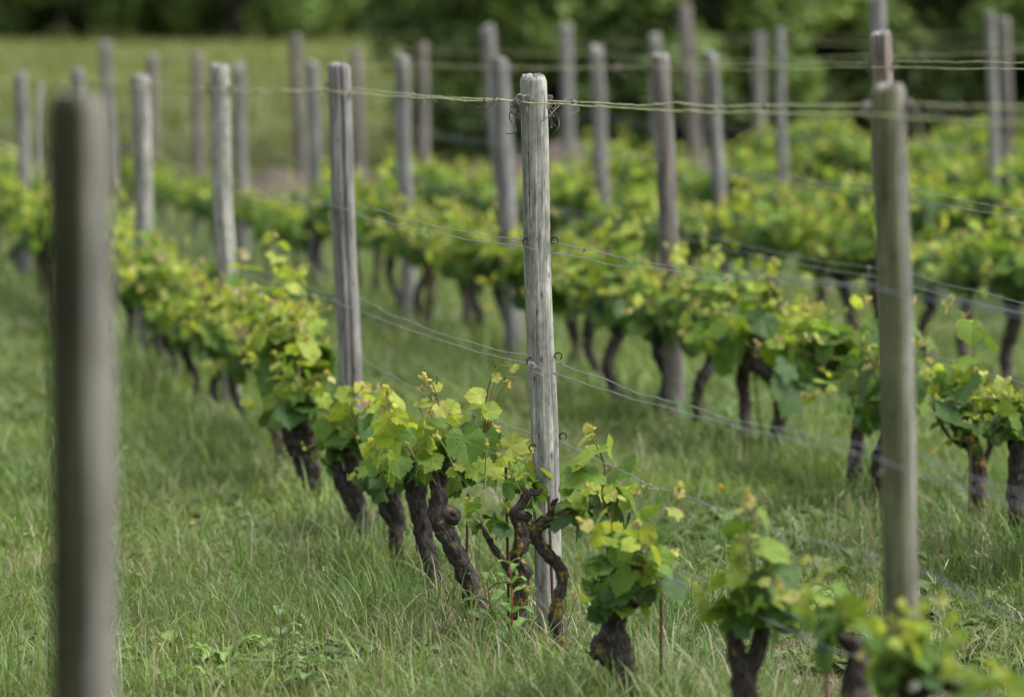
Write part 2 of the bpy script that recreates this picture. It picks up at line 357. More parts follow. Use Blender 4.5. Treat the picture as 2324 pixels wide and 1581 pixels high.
# ------------------------------------------------------------------ vine leaves and shoots
def leaf_tpl(seed, na, rings, lobed):
    r = np.random.default_rng(seed)
    deg = [0, 24, 50, 80, 112, 142, 166, 180]
    rad = [1, .86 - .2 * lobed, .86, .70 - .2 * lobed, .66, .54, .40, .05]
    th = np.linspace(-math.pi, math.pi, na, endpoint=False) + math.pi / na
    e = np.interp(np.abs(np.degrees(th)), deg, rad) * (1 + r.normal(0, .015, na))
    nt_ = 10
    if na > 20: e = e * (1 + (.10 + .08 * lobed) * (2 * np.abs(((np.abs(th) / math.pi * nt_) % 1) - .5) - .5))
    e = e * (1 + .05 * np.sin(th + r.uniform(0, 6)))
    fr = np.linspace(0, 1, rings + 1)[1:]
    V = [[0, 0, 0]]; C = [1.]; ph = r.uniform(0, 6)
    va = np.radians([0, 50, -50, 112, -112])
    cup = r.uniform(-.18, .25); fold = r.uniform(.02, .2); wv = r.uniform(.02, .06)
    for f in fr:
        for t, q in zip(th, e):
            x, y = q * f * math.cos(t), q * f * math.sin(t); rr = math.hypot(x, y)
            dv = min(abs((t - a + math.pi) % (2 * math.pi) - math.pi) for a in va)
            z = fold * abs(y) - cup * rr * rr * .9 - .30 * max(0, x) ** 2 * .6 + wv * math.sin(4 * t + ph) * f * f + .10 * min(dv, .45) * rr
            V.append([x, y, z]); C.append(max(0, 1 - dv * (rr + .15) / .05) * .9 if na > 20 else 0)
    V = np.array(V); T = [[0, 1 + i, 1 + (i + 1) % na] for i in range(na)]; Q = []
    for k in range(rings - 1):
        for i in range(na):
            a = 1 + k * na + i; b = 1 + k * na + (i + 1) % na; Q.append([a, a + na, b + na, b])
    return V, np.array(Q) if Q else None, np.array(T), np.array(C)
HI = [leaf_tpl(s, 120, 4, l) for s, l in enumerate((0, .2, .5, .9, .1, .7, .3))]
LO = [leaf_tpl(s + 20, 11, 1, l) for s, l in enumerate((0, .3, .6, .8))]
TONES = [np.array(c) for c in ((.07, .145, .04), (.165, .28, .042), (.34, .43, .06), (.50, .52, .13), (.50, .37, .28))]
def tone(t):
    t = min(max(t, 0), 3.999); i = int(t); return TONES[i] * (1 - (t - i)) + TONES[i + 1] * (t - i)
def put_leaf(g, tpl, p, tip, nrm, s, tn, rng):
    V, Q, T, vn = tpl; n = unit(nrm); t = unit(tip - n * np.dot(tip, n)); b = np.cross(n, t)
    W = p + s * (V[:, :1] * t + V[:, 1:2] * b + V[:, 2:3] * n)
    c = tone(tn) * rng.uniform(.72, 1.2); vc = np.minimum(c * 1.35 + np.array([.03, .03, .01]), .8)
    rr = np.hypot(V[:, 0], V[:, 1])[:, None]
    edge = tone(min(tn + .5, 3.5))
    C = c + (edge - c) * .35 * np.clip(rr - .45, 0, 1); C = C + (vc - C) * vn[:, None] * .7
    U = V[:, :2] + rng.uniform(0, 9, 2)
    g.add(W, Q, T, C, U)
RED = np.array([.14, .035, .022]); GRN = np.array([.19, .23, .05])
def tip_bits(gs, gl, p, d, rng, s=1.):
    for k in range(5):
        v = unit(d * 1.1 + rng.normal(0, .5, 3)); a = p + v * .004 * k * s
        put_leaf(gl, LO[rng.integers(4)], a, v + rng.normal(0, .3, 3), rng.normal(0, 1, 3), rng.uniform(.008, .018) * s, rng.choice([2.8, 3.3, 3.9]), rng)
    for k in range(2):
        v = unit(d + rng.normal(0, .8, 3)); l = rng.uniform(.02, .05) * s
        tube(gs, catmull([p, p + v * l * .6, p + v * l + rng.normal(0, .012, 3)], 6), .0007, 3, RED * 1.5, cap=False)
def flowers(gs, p, d, rng):
    for k in range(26):
        t = rng.random(); q = p + d * .03 * t + rng.normal(0, .004 * (1.1 - t), 3); r = rng.uniform(.0012, .002)
        tube(gs, [q, q + [0, 0, r], q + [0, 0, 2 * r]], [r * .6, r, r * .5], 4, np.array([.11, .13, .035]) * rng.uniform(.6, 1.5), cap=False)
def gen_shoot(seed, hi=True, L=None, nl=None, tone0=0., big=1.):
    rng = np.random.default_rng(seed); L = L or rng.uniform(.2, .36); nl = nl or rng.integers(7, 10)
    gs, gl = G(), G(); c = rng.normal(0, .05, 2)
    P = catmull([[0, 0, 0], [c[0] * .3, c[1] * .3, L * .35], [c[0] * .2, c[1], L * .7], [c[0] * 1.6, c[1] * 1.3, L]], 14)
    k = rng.random(); col = np.array([(RED * (1 - .6 * t) + GRN * .6 * t) * (1 - k * .7) + GRN * k * .7 for t in np.linspace(0, 1, 14)])
    tube(gs, P, np.linspace(.0036, .0014, 14), 6 if hi else 3, col, cap=False)
    a0 = rng.uniform(0, 6.28)
    for i in range(nl):
        t = (i + .4) / nl; q = t * 13; k0 = int(q); p = P[k0] + (P[k0 + 1] - P[k0]) * (q - k0) if k0 < 13 else P[-1]
        az = a0 + i * math.pi + rng.normal(0, .6); out = np.array([math.cos(az), math.sin(az), 0])
        pl = (.065 * (1 - t) + .015) * rng.uniform(.7, 1.3); sz = (.068 * (1 - t) ** .7 + .020) * rng.uniform(.75, 1.2) * big
        e = p + out * pl * .85 + np.array([0, 0, pl * rng.uniform(.1, .8)])
        tube(gs, catmull([p, p + out * pl * .35 + [0, 0, pl * .35], e], 5), .0012, 4 if hi else 3, RED * .5 + GRN * .5, cap=False)
        nrm = out * rng.uniform(.1, .9) + np.array([0, 0, rng.uniform(.35, 1)]) + rng.normal(0, .3, 3)
        put_leaf(gl, (HI if hi else LO)[rng.integers(7 if hi else 4)], e, out + np.array([0, 0, rng.uniform(-1.0, .1)]), nrm, sz, tone0 + .25 + 2.7 * t ** 1.6 + rng.normal(0, .5), rng)
        if i in (2, 3) and hi: flowers(gs, p + out * -.01, unit(-out + [0, 0, 1.2]), rng)
    if hi: tip_bits(gs, gl, P[-1], unit(P[-1] - P[-2]), rng)
    else:
        for _ in range(3): put_leaf(gl, LO[rng.integers(4)], P[-1], rng.normal(0, 1, 3), rng.normal(0, 1, 3), .02, 3.2, rng)
    return gs, gl, L
SH = []
for s in range(16):
    gs, gl, L = gen_shoot(100 + s, True, None, None, .05, 1.05); SH.append((gs.mesh('shoot', M_stem), gl.mesh('leaves', M_leaf), L))
SHM = []
for s in range(6):
    gs, gl, L = gen_shoot(300 + s, True, None, 8, 0, 1.0); SHM.append((gs.mesh('shoot', M_stem), gl.mesh('leaves', M_leaf), L))

# trunks
def barkr(seed, amp=1.):
    def f(P, th, A, B, R):
        out = np.ones((len(P), len(th)))
        for i in range(len(P)):
            for j, t in enumerate(th):
                d = A[i] * math.cos(t) + B[i] * math.sin(t); v = Vector(P[i] + d * R[i])
                lo = mnoise.noise(v * 28 + Vector((seed, 0, 0))); c = P[i]
                st = mnoise.noise(Vector((math.cos(t) * 3.2 + seed, math.sin(t) * 3.2, P[i][2] * 9)))
                hi_ = mnoise.noise(Vector((v[0] * 110, v[1] * 110, v[2] * 45)))
                out[i, j] = 1 + amp * (.34 * lo + .26 * st + .26 * hi_)
        return out
    return f
def trunk_mesh(paths, mat, seed, fine=True):
    g = G()
    for P, R in paths:
        P = np.asarray(P, float); L = np.linalg.norm(np.diff(P, axis=0), axis=1).sum()
        n = max(6, int(L / (.007 if fine else .03))); Pc = catmull(P, n); Rc = np.interp(np.linspace(0, 1, n), np.linspace(0, 1, len(R)), R)
        tube(g, Pc, Rc, 22 if fine else 7, (.5, .5, .5), barkr(seed, 1. if fine else .8))
        if fine:
            r = np.random.default_rng(int(seed * 10) + 5)
            for _ in range(int(90 * L)):
                i = r.integers(2, n - 2); d = unit(r.normal(0, 1, 3)); T = unit(Pc[i + 1] - Pc[i - 1]); d = unit(d - T * np.dot(d, T)); q = Pc[i] + d * Rc[i] * .92
                l = r.uniform(.012, .045); e = T * l * r.choice([-1, 1]); tube(g, catmull([q - e * .4, q + d * .003, q + e * .6 + d * r.uniform(.002, .009)], 5), [.0012, .0024, .0022, .0016, .0005], 4)
    return g.mesh('trunk', mat)
ROWANG = math.atan2(1, -.1728)
rng0 = np.random.default_rng(77)
TR = []
for s in range(9):
    r = np.random.default_rng(500 + s); H = r.uniform(.34, .43); fine = True
    hx, hy = r.normal(0, .035), r.normal(0, .025)
    base = [[0, 0, -.06], [r.normal(0, .012), r.normal(0, .015), .08], [r.normal(0, .016) + hx * .4, r.normal(0, .018), .2], [hx * .8 + r.normal(0, .014), hy + r.normal(0, .014), .3], [hx, hy, H]]
    k = r.uniform(.82, 1.15)
    paths = [(base, [.032 * k, .027 * k, .024 * k, .026 * k, .033 * k])]; att = []
    for sgn in (-1, 1):
        l = r.uniform(.1, .26); p = [[hx, hy, H - .02], [hx + sgn * l * .5, hy + r.normal(0, .02), H + .05], [hx + sgn * l, hy + r.normal(0, .02), H + r.uniform(.02, .09)]]
        paths.append((p, [.02 * k, .014, .009])); pc = catmull(p, 9)
        for q in (3, 5, 7, 8): att.append((pc[q], np.array([sgn * r.uniform(-.1, .9), r.normal(0, .45), 1.])))
    att.append((np.array([hx, hy, H]), np.array([r.normal(0, .3), .5, 1.]))); att.append((np.array([hx, hy, H]), np.array([r.normal(0, .3), -.6, .9])))
    for _ in range(3):
        q = paths[1 + r.integers(2)][0]; att.append((np.array(q[1]), np.array([r.normal(0, .7), r.normal(0, .9), r.uniform(.35, .8)])))
    lich = (M_bark, M_barkm, M_bark, M_barkm, M_bark, M_barkl, M_bark, M_bark, M_barkm)[s]
    TR.append((trunk_mesh(paths, lich, s * 3.1), trunk_mesh(paths, lich, s * 3.1, False), att))
FOL = []
for s in range(9):
    gl = G(); gs = G(); r = np.random.default_rng(900 + s)
    for (p, d) in TR[s][2]:
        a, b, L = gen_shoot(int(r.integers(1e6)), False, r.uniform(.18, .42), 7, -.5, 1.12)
        M = Vector(d).to_track_quat('Z', 'X').to_matrix().to_4x4(); M.translation = Vector(p); gl.merge(b, M); gs.merge(a, M)
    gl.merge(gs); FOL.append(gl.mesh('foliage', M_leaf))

SHD = []
for s in range(12):
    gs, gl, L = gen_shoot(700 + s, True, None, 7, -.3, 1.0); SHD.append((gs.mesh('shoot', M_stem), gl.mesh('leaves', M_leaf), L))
def shoot_obj(par, me, p, d, sc, roll):
    o = link('shoot', me[0], par); q = Vector(d).to_track_quat('Z', 'X'); o.rotation_mode = 'QUATERNION'
    from mathutils import Quaternion
    o.rotation_quaternion = q @ Quaternion((0, 0, 1), roll); o.location = p; o.scale = (sc,) * 3
    link('leaves', me[1], o)
    return o
VG = {0: 'grapevines of the front row', 1: 'grapevines of the second row', 2: 'grapevines of the third row', 3: 'grapevines of the fourth row', 4: 'grapevines of the fifth row', 5: 'grapevines of the sixth row'}
def near_vine(loc, label, k, rng, rz=None, sc=1., keep=.45):
    s = int(rng.integers(9)); v = empty('grapevine', loc, label, 'grapevine', VG[k], ROWANG + (math.pi if rng.random() < .5 else 0) + rng.normal(0, .15), sc * rng.uniform(.92, 1.1))
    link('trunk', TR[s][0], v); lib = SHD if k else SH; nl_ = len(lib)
    for p, d in TR[s][2]:
        if rng.random() < keep: shoot_obj(v, lib[rng.integers(nl_)], p + rng.normal(0, .02, 3), d * np.array([1, 1, 1.3]) + rng.normal(0, .35, 3), rng.uniform(.7, 1.05), rng.uniform(0, 6.28))
        shoot_obj(v, lib[rng.integers(nl_)], p, d + rng.normal(0, .15, 3), rng.uniform(.7, 1.2), rng.uniform(0, 6.28))
    if k == 0:
        for _ in range(2):
            p, d = TR[s][2][int(rng.integers(len(TR[s][2])))]; shoot_obj(v, lib[rng.integers(nl_)], p + np.array([0, 0, .08]), np.array([rng.normal(0, .2), rng.normal(0, .2), 1.]), rng.uniform(1., 1.3), rng.uniform(0, 6.28))
    return v
def far_vine(loc, label, k, rng):
    s = int(rng.integers(9)); v = empty('grapevine', loc, label, 'grapevine', VG[k], ROWANG + (math.pi if rng.random() < .5 else 0) + rng.normal(0, .2), rng.uniform(.9, 1.15) * (.74 if k == 1 and loc[1] > 35 else 1))
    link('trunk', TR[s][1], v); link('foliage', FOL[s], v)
    return v
def gp(k, Y, dx=0):
    X = rowX(k, Y) + dx; return (X, Y, float(hgt(X, Y)))

# ---- hand-placed vines of the front row (trunks traced in picture pixels, then put at their own distance)
def px_path(pts, Y): return [at(x, y, Y + (p[0] if p else 0)) for x, y, *p in pts]
def custom_vine(label, Y, trunks, shoots, mat, seed, extra=None):
    rng = np.random.default_rng(seed); b = at(trunks[0][0][0][0], trunks[0][0][0][1], Y)
    base = np.array([b[0], Y, float(hgt(b[0], Y))]); v = empty('grapevine', base, label, 'grapevine', VG[0])
    paths = []
    for pts, wd in trunks:
        P = np.array(px_path(pts, Y)) - base
        if pts is trunks[0][0]: P = np.vstack([P[0] - [0, 0, max(.05, P[0][2] + .05)], P]); wd = [wd[0]] + list(wd)
        paths.append((P, [q * .43 * Y / F for q in wd]))
    link('trunk', trunk_mesh(paths, mat, seed * 1.7), v)
    for (x0, y0, x1, y1, *o) in shoots:
        dy = o[0] if o else rng.normal(0, .08); p = at(x0, y0, Y + dy * .3) - base; q = at(x1, y1, Y + dy) - base
        me = SH[rng.integers(16)]; L = np.linalg.norm(q - p)
        shoot_obj(v, me, p, q - p, min(1.4, max(.5, L / me[2])), rng.uniform(0, 6.28))
    return v, base

# sharp leaning vine left of the central post, with leaves traced one by one
HY = 14.5
v2, b2 = custom_vine('sharp gnarled grapevine leaning left, first thick dark trunk left of the central post', HY,
    [([(1092, 1415), (1078, 1365), (1062, 1315), (1040, 1262), (1015, 1215), (997, 1172), (996, 1120), (990, 1070)], [46, 46, 48, 46, 50, 54, 38, 30]),
     ([(1003, 1165), (1026, 1172), (1042, 1176)], [54, 48, 34]), ([(996, 1110), (1030, 1040), (1060, 1000)], [26, 18, 12])],
    [(960, 1080, 930, 900), (1000, 1060, 935, 960), (1010, 1080, 1000, 930, .15), (1060, 1060, 1120, 960, .2), (990, 1100, 950, 1000), (1030, 1090, 1090, 1020, .2), (1070, 1080, 1180, 1040, .15), (1010, 1060, 1060, 930, .3)], M_barkm, 3)
def Z1(x, y): return 851.1 + x * .1974, 794.4 + y * .1974
def hero_parts(v, base, Y):
    rng = np.random.default_rng(8)
    def stem(pts, r0, r1, k=0., tip=True, dy=0.):
        gs, gl = G(), G()
        P = catmull([at(*Z1(*p), Y + dy) - base for p in pts], 16)
        tube(gs, P, np.linspace(r0, r1, 16), 7, np.array([(RED * (1 - .7 * t) + GRN * .7 * t) * (1 - k) + GRN * k for t in np.linspace(0, 1, 16)]))
        if tip: tip_bits(gs, gl, P[-1], unit(P[-1] - P[-2]), rng)
        o = link('shoot', gs.mesh('hero_shoot', M_stem), v)
        if tip: link('leaves', gl.mesh('tip_leaves', M_leaf), o)
    stem([(1262, 950), (1270, 640), (1310, 400), (1352, 290), (1440, 190), (1480, 178), (1570, 200)], .0031, .0013)
    stem([(1290, 930), (1315, 640), (1345, 470), (1385, 370)], .0022, .001); stem([(1310, 910), (1380, 640), (1440, 480), (1500, 405)], .0024, .001)
    stem([(862, 925), (740, 630), (665, 400), (585, 310)], .0031, .0013); stem([(760, 760), (700, 640), (620, 520), (560, 460)], .0022, .001)
    stem([(655, 780), (625, 640), (612, 400)], .0016, .0008); stem([(1610, 1600), (1530, 1230), (1482, 1000), (1440, 930)], .0035, .0015, .85, dy=-.1)
    stem([(1005, 1600), (880, 1290), (830, 1170), (735, 1010)], .0032, .0014, .9, dy=-.12); stem([(1262, 1600), (1276, 1240), (1292, 1100)], .0033, .0015, 1., dy=-.15)
    stem([(800, 1030), (760, 930), (740, 860)], .002, .001, 0, False)
    gs, gl = G(), G()
    LV = [  # attach x, y, width, tip angle, elevation of the face, tone, depth offset, template
        (1025, 1015, 420, -80, 18, .55, -.16, 0), (1190, 990, 360, 140, 30, .35, .05, 4), (1235, 980, 330, -60, 10, .25, 0., 1),
        (755, 655, 190, -62, 10, 3.1, -.1, 2), (785, 830, 190, 172, 48, .8, -.06, 4), (785, 860, 250, -150, 25, 1.5, 0, 1),
        (640, 950, 290, -132, 12, 1.4, .02, 6), (620, 605, 190, -172, 60, 2.3, 0, 1), (1200, 535, 230, 168, 42, 2.4, -.03, 4),
        (1220, 610, 230, 176, 62, 2.0, .04, 1), (1378, 312, 120, -8, 20, 2.9, -.02, 2), (1305, 705, 220, 12, 28, 1.7, -.05, 1),
        (1290, 690, 170, -160, 25, 2.0, .02, 6), (1305, 708, 160, -68, 15, 2.0, 0, 2), (1565, 1110, 290, 25, 12, 2.5, -.14, 3),
        (1700, 1490, 300, 100, 15, 1.3, -.05, 5), (1245, 1365, 270, 18, 40, 2.1, -.12, 3), (1185, 1392, 260, 150, 28, 1.5, -.14, 5),
        (990, 1330, 150, 160, 20, 2.4, -.12, 3), (895, 1400, 140, 170, 25, 2.0, -.12, 5), (585, 1200, 210, -120, 10, 1.7, -.05, 1),
        (245, 1262, 350, -88, 55, .9, .05, 4), (600, 1370, 240, -100, 15, 1.5, 0, 2), (690, 430, 130, 20, 30, 2.6, .05, 0), (850, 620, 120, 50, 30, 1.8, .05, 4),
        (880, 660, 170, -25, 40, 2.3, .06, 1), (1420, 1450, 200, 60, 20, 2.0, -.08, 5), (1480, 1400, 190, -40, 20, 1.9, -.05, 3),
        (700, 1100, 300, -100, 12, .7, .06, 4), (860, 1480, 260, -95, 10, 1.0, .03, 1), (430, 990, 240, -140, 30, .9, .08, 6), (1760, 1120, 130, -60, 15, 2.4, .1, 3),
        (1560, 1380, 190, -120, 15, 1.6, .02, 5), (330, 1120, 260, -150, 25, .8, .12, 4), (1330, 1180, 200, -110, 15, .7, .04, 2), (480, 620, 60, 150, 20, 3.2, .0, 0)]
    for x, y, wd, a, el, tn, dy, k in LV:
        p = at(*Z1(x, y), Y + dy) - base; ar, er = math.radians(a), math.radians(el); s = wd * .1974 * Y / F / 1.3
        n = np.array([rng.normal(0, .12), -math.cos(er), math.sin(er)]); tip = np.array([math.cos(ar), 0, math.sin(ar)])
        put_leaf(gl, HI[k], p, tip, n, s, tn, rng)
        q = p - unit(tip) * .02 + np.array([0, .03, -.03]); tube(gs, catmull([p, (p + q) / 2 + [0, .01, .004], q], 5), .0012, 5, GRN * .6 + RED * .4, cap=False)
    for x, y in ((710, 400), (1145, 820), (1380, 215), (935, 1370), (1440, 1060), (710, 590), (1500, 400), (1455, 1150), (630, 605)):
        flowers(gs, at(*Z1(x, y), Y - .05) - base, np.array([rng.normal(0, .2), 0, .9]), rng)
    gl.merge(gs); link('leaves', gl.mesh('hero_leaves', M_leaf), v)
hero_parts(v2, b2, HY)

custom_vine('knobbly upright grapevine coated in yellow lichen, just left of the central post base', 13.9,
    [([(1178, 1500), (1176, 1400), (1186, 1340), (1192, 1295), (1172, 1262), (1186, 1225), (1182, 1190), (1170, 1165), (1190, 1130), (1200, 1112)], [34, 34, 38, 32, 34, 40, 40, 34, 18, 14]),
     ([(1172, 1168), (1188, 1172), (1206, 1176)], [34, 30, 16]), ([(1190, 1132), (1202, 1118), (1222, 1120), (1232, 1108)], [13, 11, 10, 7]),
     ([(1150, 1285), (1130, 1255), (1112, 1228), (1098, 1200), (1092, 1188)], [16, 16, 14, 8, 6]), ([(1176, 1350), (1160, 1305), (1150, 1285)], [18, 17, 16])],
    [(1185, 1120, 1150, 1045), (1100, 1200, 1085, 1160), (1125, 1225, 1140, 1190), (1195, 1150, 1225, 1105), (1188, 1130, 1190, 1040, .1)], M_barkl, 5)
custom_vine('crooked grapevine bent in an S with orange lichen, crossing in front of the central post', 13.35,
    [([(1318, 1560), (1290, 1500), (1268, 1450), (1260, 1400), (1268, 1352), (1276, 1312), (1262, 1278), (1238, 1250), (1218, 1222), (1216, 1198), (1234, 1184), (1262, 1180)], [36, 34, 33, 40, 30, 31, 30, 30, 32, 36, 30, 26]),
     ([(1262, 1180), (1290, 1165), (1330, 1160)], [24, 18, 12]), ([(1248, 1180), (1254, 1150), (1266, 1130)], [14, 9, 5])],
    [(1300, 1165, 1270, 1080), (1330, 1160, 1315, 1060), (1360, 1230, 1396, 975, -.05), (1310, 1165, 1322, 1045), (1290, 1170, 1330, 1110), (1340, 1170, 1440, 1130), (1320, 1170, 1370, 1150, -.2), (1370, 1180, 1470, 1085)], M_barkl, 6)
custom_vine('stout dark grapevine with a big round knot, first trunk right of the central post', 12.35,
    [([(1440, 1680), (1425, 1560), (1405, 1490), (1395, 1440), (1400, 1395), (1405, 1375)], [70, 66, 74, 70, 48, 40]), ([(1405, 1490), (1375, 1474), (1350, 1464), (1342, 1462)], [70, 68, 56, 30]),
     ([(1402, 1390), (1385, 1360), (1380, 1330)], [30, 20, 14]), ([(1405, 1400), (1440, 1370), (1480, 1345)], [34, 22, 14])],
    [(1400, 1390, 1382, 1120), (1430, 1370, 1470, 1110), (1400, 1380, 1340, 1290), (1420, 1380, 1450, 1190), (1450, 1360, 1500, 1250), (1410, 1390, 1420, 1250), (1380, 1340, 1300, 1340, -.1), (1440, 1370, 1400, 1150), (1460, 1360, 1475, 1160), (1420, 1390, 1480, 1300)], M_barkm, 7)
custom_vine('blurred forked grapevine with lichen on its trunk, second trunk right of the central post', 11.15,
    [([(1700, 1850), (1692, 1620), (1690, 1540), (1672, 1480), (1664, 1430)], [80, 64, 62, 44, 36]), ([(1694, 1530), (1720, 1480), (1728, 1420)], [56, 44, 36]), ([(1700, 1420), (1740, 1350), (1790, 1345), (1840, 1390)], [20, 17, 15, 13])],
    [(1670, 1430, 1640, 1240), (1690, 1420, 1690, 1170), (1720, 1410, 1740, 1120), (1700, 1430, 1640, 1330), (1730, 1420, 1780, 1290), (1720, 1430, 1800, 1400), (1680, 1440, 1620, 1400), (1700, 1400, 1720, 1260)], M_barkm, 9)
custom_vine('blurred dark grapevine at the foot of the tall post right of centre', 10.4,
    [([(1960, 1850), (1945, 1640), (1940, 1550), (1950, 1490), (1930, 1450)], [84, 72, 70, 56, 44]), ([(1935, 1465), (1912, 1450), (1900, 1440)], [44, 30, 20]), ([(1940, 1500), (1990, 1470), (2020, 1450)], [34, 24, 16])],
    [(1940, 1450, 1860, 1270), (1940, 1450, 1800, 1330), (1930, 1440, 1870, 1400)], M_barkm, 10)
custom_vine('very blurred yellow-green grapevine low in front of the tall post right of centre', 9.35,
    [([(2090, 1990), (2080, 1750), (2070, 1640), (2060, 1575)], [90, 72, 70, 60]), ([(2065, 1590), (2120, 1560), (2180, 1555)], [40, 30, 20]), ([(2065, 1590), (2030, 1540), (2000, 1530)], [40, 30, 20])],
    [(2060, 1570, 2010, 1390), (2060, 1570, 2070, 1400), (2040, 1560, 1960, 1460), (2090, 1560, 2110, 1440), (2060, 1560, 2000, 1440), (2120, 1560, 2170, 1480), (2060, 1560, 2050, 1430)], M_bark, 11)
custom_vine('very blurred grapevine cut off by the bottom right corner', 8.5,
    [([(2400, 2150), (2380, 1900), (2370, 1760), (2360, 1690)], [96, 80, 76, 60]), ([(2360, 1700), (2300, 1670), (2230, 1650)], [44, 34, 20])],
    [(2340, 1680, 2290, 1480), (2280, 1660, 2210, 1520), (2360, 1690, 2370, 1500), (2240, 1650, 2170, 1540)], M_bark, 12)
custom_vine('dark grapevine with a rough twin-lobed head, second thick trunk left of the central post', 15.2,
    [([(992, 1345), (978, 1280), (962, 1215), (952, 1160), (945, 1110), (930, 1080)], [44, 44, 46, 50, 52, 40])],
    [(935, 1090, 905, 960), (950, 1090, 960, 900), (930, 1100, 870, 1000), (960, 1100, 1000, 1000), (930, 1080, 880, 930), (945, 1100, 940, 985, .2), (920, 1090, 860, 1060)], M_bark, 13)
custom_vine('dark grapevine with a side stump, third thick trunk left of the central post', 15.9,
    [([(905, 1320), (900, 1240), (902, 1180), (896, 1140), (885, 1090)], [42, 40, 40, 36, 34]), ([(898, 1190), (874, 1160), (866, 1140)], [34, 28, 22])],
    [(885, 1090, 900, 880), (885, 1090, 850, 960), (880, 1090, 820, 1000), (895, 1090, 930, 960), (880, 1080, 860, 920), (870, 1100, 800, 1060), (890, 1100, 905, 1000)], M_bark, 14)
custom_vine('dark grapevine fourth from the central post towards the left', 16.8,
    [([(828, 1240), (816, 1160), (808, 1110), (800, 1060), (795, 1020)], [38, 38, 38, 36, 34]), ([(790, 1130), (770, 1080), (760, 1050)], [34, 34, 30]), ([(815, 1170), (790, 1130)], [34, 34])],
    [(800, 1030, 830, 850), (795, 1030, 770, 890), (790, 1040, 740, 960), (800, 1030, 860, 930), (800, 1030, 800, 900), (780, 1050, 720, 1020), (810, 1040, 840, 960), (790, 1040, 735, 860)], M_bark, 15)
custom_vine('thick black stump-like grapevine just left of the second post', 18.3,
    [([(712, 1130), (700, 1060), (688, 1010), (672, 975), (655, 950)], [40, 60, 80, 78, 56])],
    [(660, 960, 690, 780), (660, 960, 640, 800), (670, 960, 720, 850), (650, 950, 600, 880), (680, 960, 700, 870), (660, 960, 650, 860), (700, 1000, 740, 930)], M_bark, 16)
custom_vine('twisted tall grapevine bare in the middle, in the second row near the tall double post', 20.1,
    [([(1752, 1085), (1762, 1000), (1772, 930), (1768, 885), (1745, 850), (1718, 825), (1712, 790), (1722, 745), (1738, 715)], [36, 36, 38, 42, 42, 36, 26, 24, 20])],
    [(1740, 715, 1770, 590), (1730, 730, 1680, 650), (1720, 740, 1760, 680), (1770, 890, 1850, 780), (1760, 870, 1820, 730), (1780, 880, 1800, 680), (1715, 800, 1640, 720)], M_barkm, 17)
custom_vine('black grapevine with yellow lichen and an arched shoot, near the right edge', 16.9,
    [([(2232, 1230), (2224, 1150), (2222, 1080), (2215, 1030), (2190, 985), (2172, 950)], [44, 42, 42, 38, 32, 28]), ([(2222, 1060), (2250, 1010), (2262, 960)], [14, 12, 9]), ([(2215, 1010), (2170, 1005), (2135, 960), (2118, 910)], [11, 9, 8, 6])],
    [(2215, 970, 2225, 700, -.05), (2190, 960, 2150, 830), (2200, 990, 2240, 860), (2240, 1010, 2290, 900), (2118, 910, 2105, 840), (2180, 960, 2090, 880), (2220, 1010, 2215, 880), (2225, 1000, 2180, 1000), (2230, 990, 2250, 860)], M_barkl, 18)
custom_vine('black thick grapevine cut by the right edge of the photo, second row', 16.2,
    [([(2320, 1260), (2308, 1160), (2306, 1090), (2312, 1040), (2300, 990)], [46, 44, 46, 48, 34])],
    [(2300, 990, 2290, 840), (2300, 990, 2350, 850), (2300, 1000, 2260, 880), (2310, 1010, 2330, 900), (2300, 990, 2240, 950), (2320, 1020, 2310, 900), (2320, 1030, 2380, 940)], M_bark, 19)

# ---- the remaining vines, one by one along their rows
ORD = ['first', 'second', 'third', 'fourth', 'fifth', 'sixth', 'seventh', 'eighth', 'ninth', 'tenth', 'eleventh', 'twelfth', 'thirteenth', 'fourteenth', 'fifteenth', 'sixteenth']
ROWN = {0: 'front row', 1: 'second row', 2: 'third row', 3: 'fourth row', 4: 'fifth row', 5: 'sixth row'}
P0 = {0: 14.0, 1: 18.0, 2: 26.5, 3: 31.6, 4: 39.0, 5: 43.}
def gen_row(k, Y0, Y1, step, nearlim, skip=()):
    rng = np.random.default_rng(40 + k); Y = Y0; cnt = {}
    while Y < Y1:
        if not any(abs(Y - s) < step * .5 for s in skip):
            pi = int(math.floor((Y - P0[k]) / 4.2)); cnt[pi] = cnt.get(pi, 0) + 1
            if pi >= 0: lab = f"{ORD[min(cnt[pi]-1,15)]} grapevine behind the {ORD[min(pi,15)]} post of the {ROWN[k]}, leafy over a dark trunk"
            else: lab = f"{ORD[cnt[pi]-1]} grapevine {'in front of' if pi == -1 else 'well in front of'} the first post in view of the {ROWN[k]}" + ('' if pi >= -2 else ', low and right')
            loc = gp(k, Y + rng.normal(0, .06), rng.normal(0, .03))
            near_vine(loc, lab, k, rng, None, 1.12 if k else .9, .3 if k else .3) if Y < nearlim else far_vine(loc, lab, k, rng)
        Y += step * rng.uniform(.93, 1.07)
gen_row(0, 19.1, 43, .80, 28)
gen_row(1, 14.5, 50, .86, 31, (20.1, 16.9, 16.2))
gen_row(2, 23, 45, .86, 32)
gen_row(3, 29, 47, .86, 20)
gen_row(4, 34, 48, .86, 20)
gen_row(5, 39, 49, .86, 20)

